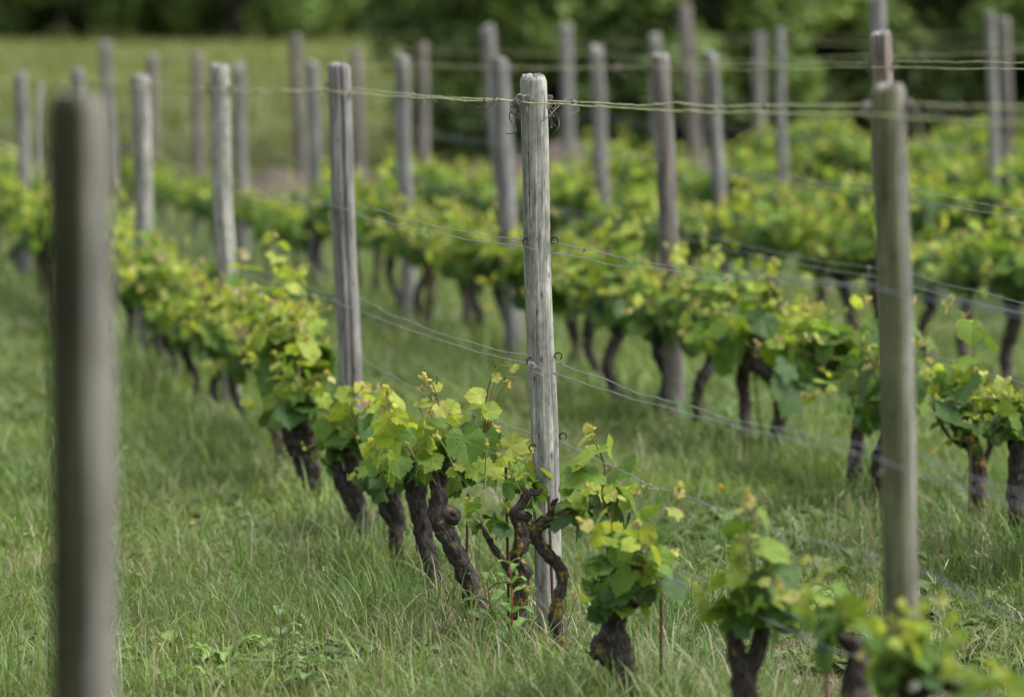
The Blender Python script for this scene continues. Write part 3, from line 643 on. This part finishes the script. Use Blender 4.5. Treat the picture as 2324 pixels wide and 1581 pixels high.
# ------------------------------------------------------------------ posts
def post(k, Y, tx, ty, bx, wd, mat, label, seed, flat=8, crack=None, chamfer=.35, tint=(1, 1, 1), moss=None, hooks=None, cat='post', group=None):
    r = np.random.default_rng(seed); top = at(tx, ty, Y); by = 93 + 1387 * 14 / Y
    b = at(bx, by, Y); h0 = float(hgt(b[0], Y)); base = np.array([b[0], Y, h0]); H = top[2] - h0; R = wd / 2 * Y / F
    o = empty('wooden_post', base, label, cat, group or 'wooden trellis posts'); ax = top - base; S = 44; Z = 30
    crack = crack or [(r.uniform(3.6, 5.9), r.uniform(.04, .14), r.uniform(.08, .25)) for _ in range(r.integers(1, 4))]
    th = np.arange(S) / S * 2 * math.pi; poly = 1 / np.cos(((th + r.uniform(0, 1)) % (2 * math.pi / flat)) - math.pi / flat); poly = poly / poly.mean()
    sof = r.uniform(1., 1.15); poly = 1 + (poly - 1) * sof
    zs = list(np.linspace(-.3 / H, 1 - R * chamfer / H, Z)) + [1 - R * chamfer * .35 / H, 1.]
    V = []; C = []; cuta, cutt = r.uniform(0, 6.28), r.uniform(0, .38)
    for i, z in enumerate(zs):
        c = ax * z + R * .45 * np.array([mnoise.noise(Vector((z * 2.2, seed, 0))), mnoise.noise(Vector((z * 2.2, seed, 5))), 0]) * math.sin(math.pi * min(1, max(0, z))); s = R * (1.0 - .03 * z)
        if i == Z: s *= .93
        if i == Z + 1: s *= .8
        for j, t in enumerate(th):
            q = s * poly[j] * (1 + .018 * mnoise.noise(Vector((math.cos(t) * 2 + seed, math.sin(t) * 2, z * 6))) + .01 * mnoise.noise(Vector((math.cos(t) * 7, math.sin(t) * 7 + seed, z * 30))))
            cc = 1.
            if crack:
                for (ca, cw, cd) in crack:
                    ca2 = ca + .12 * mnoise.noise(Vector((z * 3, ca, seed))); dd = abs((t - ca2 + math.pi) % (2 * math.pi) - math.pi)
                    if dd < cw: q *= 1 - cd * (1 - dd / cw); cc = min(cc, .45 + .5 * dd / cw)
            zz = (r.normal(0, .003) if i == Z + 1 else 0) + (math.cos(t - cuta) * R * cutt if i >= Z else 0)
            cc *= 1 + .55 * mnoise.noise(Vector((math.cos(t) * 1.3 + seed, math.sin(t) * 1.3, c[2] * 5))) + .3 * mnoise.noise(Vector((math.cos(t) * 3, math.sin(t) * 3 + seed, c[2] * 16)))
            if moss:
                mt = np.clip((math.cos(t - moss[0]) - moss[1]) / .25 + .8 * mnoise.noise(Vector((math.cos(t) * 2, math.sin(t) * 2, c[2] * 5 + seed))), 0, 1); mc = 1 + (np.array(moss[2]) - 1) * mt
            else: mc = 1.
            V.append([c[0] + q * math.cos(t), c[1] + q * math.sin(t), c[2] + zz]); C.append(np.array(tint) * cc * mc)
    n = len(zs); i = np.arange(n - 1)[:, None] * S; j = np.arange(S)[None]; kk = (j + 1) % S
    Q = np.stack([i + j, i + kk, i + S + kk, i + S + j], -1).reshape(-1, 4)
    g = G(); g.add(V, Q, None, np.array(C))
    me_s = g.mesh('shaft', mat); link('shaft', me_s, o)
    g = G(); ring = np.array(V[-S:]); ctr = ax.copy(); mid = ctr + (ring - ctr) * .55 + np.array([[0, 0, .004 + r.normal(0, .0035)] for _ in range(S)])
    g.add(np.vstack([ring + [0, 0, .0002], mid, [ctr + [0, 0, .006]]]), [[a, (a + 1) % S, S + (a + 1) % S, S + a] for a in range(S)], [[S + a, S + (a + 1) % S, 2 * S] for a in range(S)], (1.35, 1.35, 1.4))
    link('end_grain', g.mesh('end_grain', M_postgrey, False), o)
    return o, base, top, R
POSTS = {}
def P(k, Y, *a, **kw):
    kw.setdefault('seed', int(Y * 10) + (k + 2) * 1000); seed = kw.pop('seed')
    o, b, t, R = post(k, Y, *a, seed=seed, **kw); POSTS.setdefault(k, []).append((Y, b, t, R)); return o, b, t, R
main_post = P(0, 14.0, 1211, 174, 1252, 62, M_postmain, 'sharp pale grey-green faceted post in the centre with curled dry tendrils at its top', flat=9, crack=[(4.9, .05, .10), (5.4, .04, .08)])
P(0, 18.2, 769, 147, 806, 52, M_postgrey, 'grey post with a dark brown full-length split, second from the centre', crack=[(4.9, .22, .34), (4.3, .06, .12), (5.6, .06, .12)], tint=(1.05, 1.02, 1.0))
P(0, 22.4, 497, 147, 527, 44, M_postmain, 'pale greenish post with dark top, third of the front row', crack=[(4.4, .05, .1)])
P(0, 26.6, 320, 172, 333, 40, M_postmain, 'short pale post, fourth of the front row, beside the large blurred post')
P(0, 30.8, 175, 158, 190, 30, M_postgrey, 'slim dark-topped post directly behind the large blurred post')
P(0, 35.0, 47, 165, 60, 30, M_postgrey, 'grey post nearest the left edge, joined by a blurred wire')
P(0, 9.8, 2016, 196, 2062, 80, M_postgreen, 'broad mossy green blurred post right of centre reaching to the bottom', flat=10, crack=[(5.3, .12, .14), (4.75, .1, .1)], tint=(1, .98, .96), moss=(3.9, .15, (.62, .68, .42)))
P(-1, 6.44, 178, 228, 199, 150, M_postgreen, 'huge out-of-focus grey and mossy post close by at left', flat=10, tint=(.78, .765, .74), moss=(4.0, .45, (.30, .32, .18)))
P(1, 18.0, 1998, 74, 2040, 50, M_postbrown, 'brown-grey post with pale cut top, rising behind the mossy green post', tint=(1.1, 1.05, 1))
P(1, 22.2, 1498, 125, 1537, 46, M_postbrown, 'brown weathered post standing between the central post and mossy post')
P(1, 26.4, 1135, 135, 1170, 42, M_postgrey, 'blurred grey post close to the left of the central post')
P(1, 30.6, 912, 125, 930, 35, M_postgrey, 'blurred grey post midway between central post and split post')
P(1, 34.8, 708, 140, 720, 32, M_postgrey, 'blurred pale post just left of the split post')
P(1, 39.0, 543, 145, 553, 28, M_postgrey, 'blurred thin post just right of the third front-row post')
P(1, 43.2, 447, 122, 451, 25, M_postbrown, 'faint brown post just left of the third front-row post')
P(1, 47.4, 345, 125, 347, 26, M_postbrown, 'faint post rising behind the short fourth post')
P(1, 51.6, 240, 95, 254, 25, M_postgrey, 'tall slightly leaning faint post above the large blurred post')
P(2, 26.5, 1991, -8, 2018, 38, M_postgrey, 'grey post whose top leaves the photo above the pale cut top')
P(2, 30.7, 1613, 120, 1652, 34, M_postgrey, 'grey blurred post right of the brown post in the third row')
P(2, 34.9, 1353, 105, 1375, 31, M_postgrey, 'pale blurred post second right of the central post top')
P(2, 39.0, 1106, 60, 1148, 33, M_postgrey, 'leaning grey post whose top shows above the post left of centre')
P(2, 43.3, 958, 100, 962, 27, M_postbrown, 'dim brown post in front of the dark hedge, left of centre')
P(2, 47.5, 808, 112, 822, 26, M_postbrown, 'dim post just right of the split post top')
P(2, 51.7, 669, 80, 690, 27, M_postbrown, 'tall brown post left of the split post against the meadow')
P(3, 31.6, 2247, 28, 2263, 24, M_postgrey, 'slim pale post second from the right edge top')
P(3, 38.0, 1769, 66, 1780, 26, M_postgrey, 'dim grey post right of a pale one, towards the mossy post')
P(3, 43.0, 1486, 78, 1495, 27, M_postgrey, 'dim post peeping over the brown post')
P(3, 47.3, 1283, 57, 1296, 28, M_postgrey, 'pale blurred post first right of the central post top')
P(4, 39.0, 2279, 42, 2290, 27, M_postbrown, 'brownish slim post nearest the right edge')
P(4, 48.0, 1722, 77, 1727, 26, M_postgrey, 'pale slim post in front of the hedge, left of a dim grey one')
P(4, 51.6, 1552, 10, 1588, 33, M_postbrown, 'tall leaning brown-grey post against the hedge right of centre')
o = empty('metal_post', at(95, 93 + 1387 * 14 / 40, 40.), 'very thin pale metal post left of the large blurred post', 'post')
g = G(); tp = at(92, 190, 40.) - np.array(o.location); tube(g, [[0, 0, -.2], tp * .5, tp], .022, 8, (.35, .34, .36)); link('shaft', g.mesh('rod', M_wire), o)

# hooks of the central post
_, mb, mtp, mR = main_post
def hook(x, y, sgn, Y=13.97, s=1.):
    g = G(); c = at(x, y, Y); r = .0105 * s; pts = []
    for a in np.linspace(math.pi + .9, -.9, 14): pts.append([c[0] + sgn * (r * math.cos(a) - .004), Y + .002 * a, c[2] + r * math.sin(a)])
    tube(g, catmull(pts, 24), .0025, 6, (.05, .042, .04)); 
    ob = link('wire_hook', g.mesh('wire_hook', M_rust), main_post[0]); ob.location = -mb
for a in ((1192, 548, -1), (1262, 546, 1), (1201, 820, -1), (1270, 808, 1), (1206, 1016, -1), (1281, 990, 1)): hook(*a)

# ------------------------------------------------------------------ trellis wires
LV = ['top', 'upper middle', 'middle', 'lower', 'lowest']
def postpt(b, t, z):          # point on the post axis at height z (world)
    f = (z - b[2]) / (t[2] - b[2]); return b + (t - b) * f
def level_pt(k, post_, lv):
    Y, b, t, R = post_
    if k == 0:
        tab = {14.0: (224, 551, 818, 1006, 1148), 9.8: (206, 650, 1035, 1290, 1500), 18.2: (204, 462, 680, 815, 935), 22.4: (197, 412, 585, 700, 800)}
        if Y in tab: y = tab[Y][lv]; zz = at(1162, y, Y)[2]
        else: zz = b[2] + (1.62, 1.18, .82, .6, .42)[lv]
    else: zz = b[2] + (1.72, 1.25, .93, .64, .42)[lv]
    zz = min(zz, t[2] - .045)
    return postpt(b, t, zz), R
def curl(g, p, rng, s=1., n=3, col=None):
    for _ in range(n):
        a = rng.uniform(0, 6.28); ax = unit(rng.normal(0, 1, 3)); u = unit(np.cross(ax, rng.normal(0, 1, 3))); v = np.cross(ax, u); r = rng.uniform(.003, .008) * s; tn = rng.uniform(3, 10)
        q = [p + ax * (i / 14 - .5) * .012 * s + r * (u * math.cos(a + tn * i / 14) + v * math.sin(a + tn * i / 14)) for i in range(15)]
        if rng.random() < .4: q += [q[-1] + np.array([rng.normal(0, .01), rng.normal(0, .01), -.015]) * s, q[-1] + np.array([rng.normal(0, .015), 0, -.03]) * s]
        tube(g, q, .0011 * (1 + .3 * s), 4, (col if col is not None else np.array([.17, .145, .135])) * rng.uniform(.5, 1.9), cap=False)
def build_wires(k, lvs, ends, dbl=(0, 1, 2, 4)):
    ps = sorted(POSTS[k], key=lambda q: q[0]); rng = np.random.default_rng(60 + k)
    for lv in lvs:
        for sd in ((-1, 1) if lv in dbl else (1,)):
            pts = []
            for q in ps:
                c, R = level_pt(k, q, lv); off = np.array([sd * (R + .004), 0, sd * .006 + rng.normal(0, .006)])
                pts.append(c + off)
            d = pts[1] - pts[0]; pts = [pts[0] - d * ends[0]] + pts + [pts[-1] + (pts[-1] - pts[-2]) * ends[1]]
            path = []
            for a, b in zip(pts[:-1], pts[1:]):
                m = 70 if a[1] < 24 else 14
                for i in range(m):
                    t = i / m; q = a + (b - a) * t; sag = -.03 * 4 * t * (1 - t) * (.3 + (lv > 0) * .5)
                    e = math.sin(math.pi * t) ** .5; yy = q[1]
                    q = q + np.array([0.9 * sd * -.022 * math.sin(math.pi * t), 0, sag])
                    if m > 20: q = q + e * np.array([.008 * mnoise.noise(Vector((yy * 2.3, lv, sd))), 0, .011 * mnoise.noise(Vector((yy * 1.7, lv + 9, sd * 3))) + .003 * mnoise.noise(Vector((yy * 8, lv + 2, sd)))])
                    path.append(q)
            path.append(pts[-1]); path = np.array(path)
            col = np.array([.52, .53, .24]) if lv == 0 else np.array([.24, .27, .31])
            cc = np.array([col * (.75 + .5 * (mnoise.noise(Vector((p_[1] * 9, lv, 0))) + .3)) for p_ in path]); g = G()
            tube(g, path, .0013 if lv else (.0021 if k == 0 else .0017), 5, np.clip(cc, .05, .9), cap=False)
            nm = ('left' if sd < 0 else 'right') + '-hand strand of the ' if lv in dbl else 'single '
            lab = f"{'yellow-green' if lv == 0 else 'grey galvanised'} {LV[lv]} wire, {nm}{ROWN.get(k, 'nearest row')}" + (' pair' if lv in dbl else '')
            o = link('trellis_wire', g.mesh('wire', M_wire)); tag(o, lab, 'wire', 'trellis wires')
            m = path[(path[:, 1] > 8.8) & (path[:, 1] < 30)]; spots = []
            if len(m) > 5 and lv < 4:
                for _ in range((26 if lv == 0 else 16) if k == 0 else 9): spots.append((m[rng.integers(len(m))], rng.uniform(.35, .95) * (1 if k == 0 else 1.3) * (1.5 if lv == 0 and rng.random() < .5 else 1), rng.integers(1, 4)))
                if lv == 0:
                    for q in ps:
                        if q[0] < 31:
                            c, R = level_pt(k, q, lv)
                            for _ in range(3): spots.append((c + np.array([sd * (R + .006) + rng.normal(0, .006), rng.normal(0, R * .8), rng.normal(0, .012)]), 1.2, 3))
            for c, sz, n_ in spots:
                g = G(); curl(g, c, rng, sz, n_); link('dried_tendril', g.mesh('tendrils', M_tend), o)
build_wires(0, (0, 1, 2, 3, 4), (.55, 1.6))
build_wires(1, (0, 1, 2, 3), (1.0, .1))
build_wires(2, (0, 1, 2), (.9, .1), (0, 1))
build_wires(3, (0, 1), (1., .1), (0,))
build_wires(4, (0,), (.6, .1), (0,))
# wire leaving the large near post to the left
g = G(); _, nb, ntp, nR = [q for q in POSTS[-1]][0]
p = postpt(nb, ntp, 1.62); tube(g, catmull([p + [-.05, .06, 0], p + [-.1, .5, 0], p + [-.55, 3, .02], p + [-1.2, 7, .0]], 30), .002, 5, (.4, .4, .2), cap=False)
tag(link('trellis_wire', g.mesh('wire', M_wire)), 'yellowish wire running off left from the huge blurred post', 'wire', 'trellis wires')

# the long curled tendrils hanging at the top of the central post (traced)
def Z4(x, y): return (1900 + x * .2213) * .5674, (250 + y * .2213) * .5674
TD = [('thick dark hooked tendril hanging left of the central post top', [[(760, 640), (690, 720), (730, 800), (660, 800), (640, 880), (620, 960), (640, 1050), (700, 1150), (740, 1230), (700, 1280), (570, 1290)], [(640, 900), (700, 930), (760, 1010), (830, 1020)], [(660, 880), (730, 930), (760, 870), (810, 860)]], (.085, .07, .065), .0019),
      ('pinkish curled tendril on the front face of the central post top', [[(1040, 620), (1010, 680), (950, 720), (935, 800), (945, 880)], [(1040, 650), (1100, 720), (1105, 765)]], (.2, .13, .12), .0016),
      ('long brown looping tendril hanging right of the central post top', [[(1330, 790), (1400, 840), (1460, 930), (1510, 1030), (1520, 1130), (1470, 1240), (1350, 1335)], [(1330, 860), (1400, 880), (1400, 970), (1340, 970)], [(1370, 980), (1400, 1090), (1470, 1165)], [(1340, 1010), (1370, 1100), (1390, 1170), (1350, 1180)], [(1410, 700), (1460, 760), (1420, 830), (1340, 790)]], (.12, .09, .075), .0015),
      ('pale grey dry stalk crossing the central post diagonally near its top', [[(1120, 1110), (1330, 970), (1560, 740), (1660, 630)]], (.3, .27, .25), .0013),
      ('tangled knot of dry tendrils on the wire at the post top', [[(740, 600), (800, 570), (850, 620), (800, 760), (740, 690), (760, 600), (850, 590), (990, 610)], [(870, 640), (880, 740), (800, 760), (760, 690)], [(780, 740), (810, 840)], [(860, 620), (940, 580), (1000, 610)]], (.26, .23, .21), .0013)]
for lab, strands, c, r in TD:
    g = G(); p0 = at(*Z4(*strands[0][0]), 13.93)
    for i, s in enumerate(strands):
        q = np.array([at(*Z4(x, y), 13.94 - .012 * math.sin(j * 1.7 + i)) for j, (x, y) in enumerate(s)]) - p0; q = catmull(q, len(s) * 6)
        tube(g, q, np.linspace(r * 1.2, r * .8, len(q)), 5, c)
    o = link('dried_tendril', g.mesh('tendril', M_tend), None, p0); tag(o, lab, 'tendril', 'curled tendrils at the central post')
g = G(); p0 = at(1207, 828, 13.93); rr = np.random.default_rng(3)
for s in ([(1207, 828), (1205, 845), (1195, 852), (1175, 858), (1155, 853)], [(1208, 830), (1209, 850), (1202, 880), (1198, 900)], [(1206, 840), (1190, 848), (1172, 860)]):
    tube(g, catmull(np.array([at(x, y, 13.93) for x, y in s]) - p0, 20), .0009, 4, (.2, .17, .16))
curl(g, np.zeros(3), rr, 1.3, 5)
tag(link('dried_tendril', g.mesh('tendril', M_tend), None, p0), 'wispy dry tendril under the middle hook of the central post', 'tendril', 'curled tendrils at the central post')

# ------------------------------------------------------------------ iron stakes beside the vines
def stake(xt, yt, yb, Y, xb, label):
    b = at(xb, yb, Y); h = float(hgt(b[0], Y)); base = np.array([b[0], Y, h]); t = at(xt, yt, Y) - base; n = 90; g = G()
    Pp = np.array([[0, 0, -.1]]) * (1 - np.linspace(0, 1, n)[:, None]) + t * np.linspace(0, 1, n)[:, None]
    tube(g, Pp, .0042 + .0007 * (np.arange(n) % 2), 7, (.085, .045, .035))
    o = empty('iron_stake', base, label, 'stake', 'rusty iron stakes by the vines'); link('rod', g.mesh('rod', M_rust), o)
stake(1062, 1120, 1425, 14.5, 1055, 'rusty ribbed stake in front of the leaning trunk left of the post')
stake(1148, 1060, 1440, 14.05, 1158, 'rusty ribbed stake beside the lichen-coated upright trunk')
stake(1245, 1125, 1310, 13.6, 1263, 'rusty stake standing in front of the central post behind the bent trunk')
stake(1501, 1255, 1700, 12.4, 1500, 'tall bare rusty stake right of the knotted trunk')
stake(1872, 1395, 1800, 10.9, 1885, 'blurred dark stake between the two blurred trunks at lower right')
stake(975, 1130, 1330, 15.5, 990, 'thin rusty stake against the second trunk left of the post')
stake(896, 1110, 1310, 16.4, 905, 'thin rusty stake against the third trunk left of the post')
stake(1708, 800, 1075, 20.3, 1738, 'thin leaning stake beside the twisted tall vine')
stake(1378, 1180, 1330, 12.9, 1390, 'short rusty stake among leaves right of the central post')
stake(625, 950, 1060, 18.9, 628, 'blurred thin stake left of the thick black stump')
stake(2202, 1010, 1230, 16.8, 2200, 'dark stake tight against the lichen trunk near the right edge')

# ------------------------------------------------------------------ weeds and flowers
def weed(x, y, H, nl, Lw, lab, seed, stem_c, leaf_c, serr=0., lean=0., name='leafy_weed', wr=.24):
    r = np.random.default_rng(seed); p = on_ground(x, y); o = empty(name, p, lab, 'weed')
    g = G(); top = np.array([lean, 0, H]); Pp = catmull([[0, 0, -.01], top * .5 + [.01, 0, 0], top], 12); tube(g, Pp, np.linspace(.0035, .0018, 12), 6, stem_c); link('stem', g.mesh('stem', M_stem), o)
    g = G()
    for i in range(nl):
        t = .15 + .85 * i / max(1, nl - 1); q = Pp[min(11, int(t * 11))]; az = i * 2.4 + r.uniform(-.4, .4) if serr else (i // 2) * 1.57 + (i % 2) * math.pi + r.normal(0, .2)
        L = Lw * (1.25 - .75 * t) * r.uniform(.8, 1.2); oval(g, r, q, az, L, L * wr, r.uniform(.3, 1.), np.array(leaf_c) * r.uniform(.85, 1.2), 9, .15, serr)
    link('leaves', g.mesh('leaves', M_weed), o)
weed(632, 1560, .22, 12, .085, 'upright weed with paired pale green leaves in the lower left grass', 1, (.10, .09, .05), (.12, .19, .07), wr=.28)
weed(690, 1590, .17, 10, .085, 'smaller upright weed with broad paired leaves beside its taller twin', 2, (.10, .09, .05), (.12, .19, .07), wr=.32)
weed(1155, 1500, .31, 14, .10, 'serrated dock weed with a red stem beside the lichen-coated trunk', 3, (.28, .045, .04), (.12, .22, .05), .18, .0, 'dock_weed', .2)
weed(1105, 1465, .2, 7, .12, 'broad dock weed low between the two sharp trunks left of the post', 4, (.25, .05, .04), (.11, .20, .05), .12, .0, 'dock_weed', .22)
weed(1560, 990, .25, 10, .16, 'broad-leaved weed in the grass between front and second row', 5, (.1, .12, .05), (.14, .24, .08), .0, .0, 'leafy_weed', .2)
weed(1650, 1010, .22, 9, .15, 'broad-leaved weed nearest the trunks of the second row', 6, (.1, .12, .05), (.14, .24, .08), .0, .0, 'leafy_weed', .2)
weed(1360, 1540, .12, 8, .10, 'low green weed between central post and the knotted trunk', 7, (.12, .14, .05), (.13, .22, .05), .2, .0, 'dock_weed', .2)
def rosette(x, y, n, L, lab, seed):
    r = np.random.default_rng(seed); p = on_ground(x, y); g = G()
    for i in range(n): oval(g, r, np.array([0, 0, .01]), i * 2.4, L * r.uniform(.7, 1.2), L * .17, r.uniform(.5, 1.6), np.array([.15, .24, .06]) * r.uniform(.8, 1.2), 12, .2, .45)
    tag(link('dandelion_rosette', g.mesh('rosette', M_weed), None, p), lab, 'weed')
rosette(505, 1525, 9, .13, 'dandelion leaves with pale midribs in the lower left grass', 1)
rosette(400, 1575, 7, .1, 'dandelion leaves right of the large blurred post at the bottom', 2)
rosette(1250, 1570, 9, .11, 'toothed leaf rosette at the bottom right of the crooked trunk foot', 3)
rosette(1830, 1400, 8, .12, 'toothed leaf rosette on the strawy ground at lower right', 4)
rosette(560, 1570, 9, .1, 'leafy rosette at the foot of the upright weeds', 5)
def stalkflower(x, y, h, lean, col, rad, lab, name, seed, stemc=(.16, .2, .06)):
    r = np.random.default_rng(seed); p = on_ground(x, y); o = empty(name, p, lab, 'flower' if 'dry' not in lab else 'dry stalk'); g = G()
    Pp = catmull([[0, 0, -.01], [lean * .5, 0, h * .6], [lean, 0, h]], 10); tube(g, Pp, .0014, 5, stemc); link('stem', g.mesh('stem', M_stem), o)
    g = G()
    for i in range(40):
        a, e = r.uniform(0, 6.28), r.uniform(-.2, 1.3); d = np.array([math.cos(a) * math.cos(e), math.sin(a) * math.cos(e), math.sin(e)])
        tube(g, [Pp[-1], Pp[-1] + d * rad * .6, Pp[-1] + d * rad], [rad * .12, rad * .22, rad * .08], 4, np.array(col) * r.uniform(.7, 1.2), cap=False)
    link('bloom', g.mesh('bloom', M_flower), o)
Yl = (.75, .5, .02)
stalkflower(437, 1225, .06, 0, Yl, .009, 'tiny yellow flower in the grass right of the large blurred post', 'yellow_flower', 1)
stalkflower(1635, 1165, .1, 0, Yl, .012, 'yellow dandelion in the grass right of the central post', 'yellow_flower', 2)
stalkflower(2117, 1080, .1, 0, Yl, .012, 'yellow flower close to the right side of the mossy post', 'yellow_flower', 3)
stalkflower(1108, 745, .12, 0, Yl, .02, 'blurred yellow flower between trunks of the second row', 'yellow_flower', 4)
stalkflower(362, 1508, .06, 0, Yl, .006, 'small yellow bud in the lower left grass', 'yellow_flower', 5)
stalkflower(1805, 1590, .05, 0, (.7, .68, .62), .01, 'white clover head at the bottom between blurred trunks', 'clover_flower', 6)
stalkflower(1995, 1575, .05, 0, (.7, .68, .62), .01, 'white clover head at the bottom beside the mossy post', 'clover_flower', 7)
stalkflower(520, 1375, .115, -.01, (.3, .24, .16), .006, 'dry upright dandelion stalk with a brown bud', 'seed_stalk', 8, (.2, .08, .06))
stalkflower(555, 1360, .07, -.11, (.3, .26, .2), .006, 'dry bent dandelion stalk leaning far left', 'seed_stalk', 9, (.33, .2, .13))
stalkflower(2135, 1300, .07, 0, (.16, .09, .05), .009, 'dry brown seed head in grass right of the mossy post', 'seed_stalk', 10)

# ------------------------------------------------------------------ earth banks, trees
def bank(x0, x1, y0, y1, h, lab, seed, c):
    n, m = 50, 22; g = G(); V = []; C = []
    for i in range(n):
        for j in range(m):
            u, v = i / (n - 1), j / (m - 1); X = x0 + (x1 - x0) * u; Y = y0 + (y1 - y0) * v
            q = math.sin(math.pi * u) ** .5 * math.sin(math.pi * v) ** .8; z = float(hgt(X, Y)) - .05 + (h * (.75 + .5 * mnoise.noise(Vector((X * .9, Y * .5, seed))) + .25 * mnoise.noise(Vector((X * 3, Y * 3, seed))))) * q
            V.append([X, Y, z]); k = mnoise.noise(Vector((X * 2, Y * 2, 5))) * .5 + .5; C.append(np.array(c) * (.7 + .6 * k) * (1 - .0 * v))
    Q = [[i * m + j, (i + 1) * m + j, (i + 1) * m + j + 1, i * m + j + 1] for i in range(n - 1) for j in range(m - 1)]
    g.add(V, Q, None, np.array(C)); o = link('earth_bank', g.mesh('bank', attrmat('dry_earth', .95, .1))); tag(o, lab, None, None, 'structure')
bank(-1.6, 3.2, 52, 57, .56, 'brown earth bank at the vineyard end before the hedge', 1, (.095, .078, .062))
bank(-3.2, -1.7, 48, 52, .5, 'small brown earth heap at the vineyard end by the meadow', 2, (.085, .072, .055))

def tree_mesh(seed, nl, R, H, leaf, c0, c1):
    r = np.random.default_rng(seed); g = G(); V = []; nlobe = 60; ctr = []
    for i in range(nlobe):
        a = r.uniform(0, 6.28); z = r.uniform(.02, 1) ** .9; rr = R * math.sqrt(max(.05, 1 - (max(0, z - .25) / .8) ** 2)) * r.uniform(.45, 1.0)
        ctr.append([rr * math.cos(a), rr * math.sin(a), z * H]); 
    ctr = np.array(ctr); lr = r.uniform(.28, .55, nlobe) * R * .62; tn = r.uniform(0, 1, nlobe)
    k = r.integers(0, nlobe, nl); d = unit(r.normal(0, 1, (nl, 3))); rad = lr[k] * (r.random(nl) ** .35) * (1 + .0 * d[:, 2])
    p = ctr[k] + d * rad[:, None] * np.array([1, 1, .8]); p[:, 2] = np.maximum(p[:, 2], .05)
    n = unit(d + r.normal(0, .6, (nl, 3)) + [0, 0, .4]); u = unit(np.cross(n, r.normal(0, 1, (nl, 3)))); v = np.cross(n, u)
    s = (leaf * r.uniform(.6, 1.4, nl))[:, None]
    V = np.stack([p - u * s, p - v * s * .6, p + u * s, p + v * s * .6], 1).reshape(-1, 3)
    C = (np.array(c0) * (1 - tn[k])[:, None] + np.array(c1) * tn[k][:, None]) * r.uniform(.6, 1.4, nl)[:, None]
    g.add(V, np.arange(nl * 4).reshape(-1, 4), None, np.repeat(C, 4, 0)); cm = g.mesh('crown', M_tree, False)
    g = G(); tube(g, catmull([[0, 0, -.3], [.05, 0, H * .3], [0, .1, H * .7]], 10), np.linspace(R * .07, R * .02, 10), 9)
    for i in range(14):
        c = ctr[r.integers(nlobe)]; tube(g, catmull([[0, 0, max(.2, c[2] * .35)], c * [.5, .5, .75], c * .92], 7), np.linspace(R * .03, R * .008, 7), 5)
    return cm, g.mesh('trunk', M_tbark)
D0, D1 = (.07, .11, .03), (.27, .37, .09)
TREES = [tree_mesh(1, 15000, 1.9, 4.2, .085, D0, D1), tree_mesh(2, 15000, 2.1, 4.8, .09, (.07, .115, .032), (.26, .36, .09)), tree_mesh(3, 15000, 2.0, 3.8, .08, (.06, .10, .026), (.20, .30, .065))]
def tree(x, y, s, lab, rng, k=None, group='hedge trees behind the vineyard', name='hedge_tree'):
    t = TREES[int(rng.integers(3)) if k is None else k]; o = empty(name, (x, y, float(hgt(x, y))), lab, 'tree', group, rng.uniform(0, 6.28), s)
    link('trunk', t[1], o); link('crown', t[0], o)
rt = np.random.default_rng(4)
xs = [.15, 2.3, 4.4, 6.6, 8.9, 11.2, 13.6, 16]
for i, x in enumerate(xs):
    tree(x * .8 + .35, 63 + .3 * i + rt.normal(0, .6), rt.uniform(.9, 1.15), f"{ORD[i]} dense green tree of the hedge, counted rightwards from the meadow", rt)
for i, x in enumerate([1.9, 5.2, 8.8, 12.5, 16.5]):
    tree(x + 1.2, 72 + rt.normal(0, 1), rt.uniform(1.7, 2.1), f"{ORD[i]} taller dark tree behind the hedge, counted rightwards from the dark gap", rt, 2, 'taller trees behind the hedge', 'dark_tree')
for i, x in enumerate([-27, -23, -19.2, -15.6, -12.2, -9.0, -5.6, -2]):
    tree(x, 158 + rt.normal(0, 2.5) + (6 if i > 5 else 0), rt.uniform(1.7, 2.2), f"{ORD[i]} dark tree across the far meadow edge, counted from the left", rt, 2, 'trees along the far meadow edge', 'far_tree')
for i, x in enumerate([-30, -22, -14, -6, 2, 12, 22, 32]):
    tree(x, 178 + rt.normal(0, 2), rt.uniform(3.4, 4.2), f"{ORD[i]} big dim tree of the wood behind the meadow, counted from the left", rt, 2, 'wood behind the meadow', 'wood_tree')
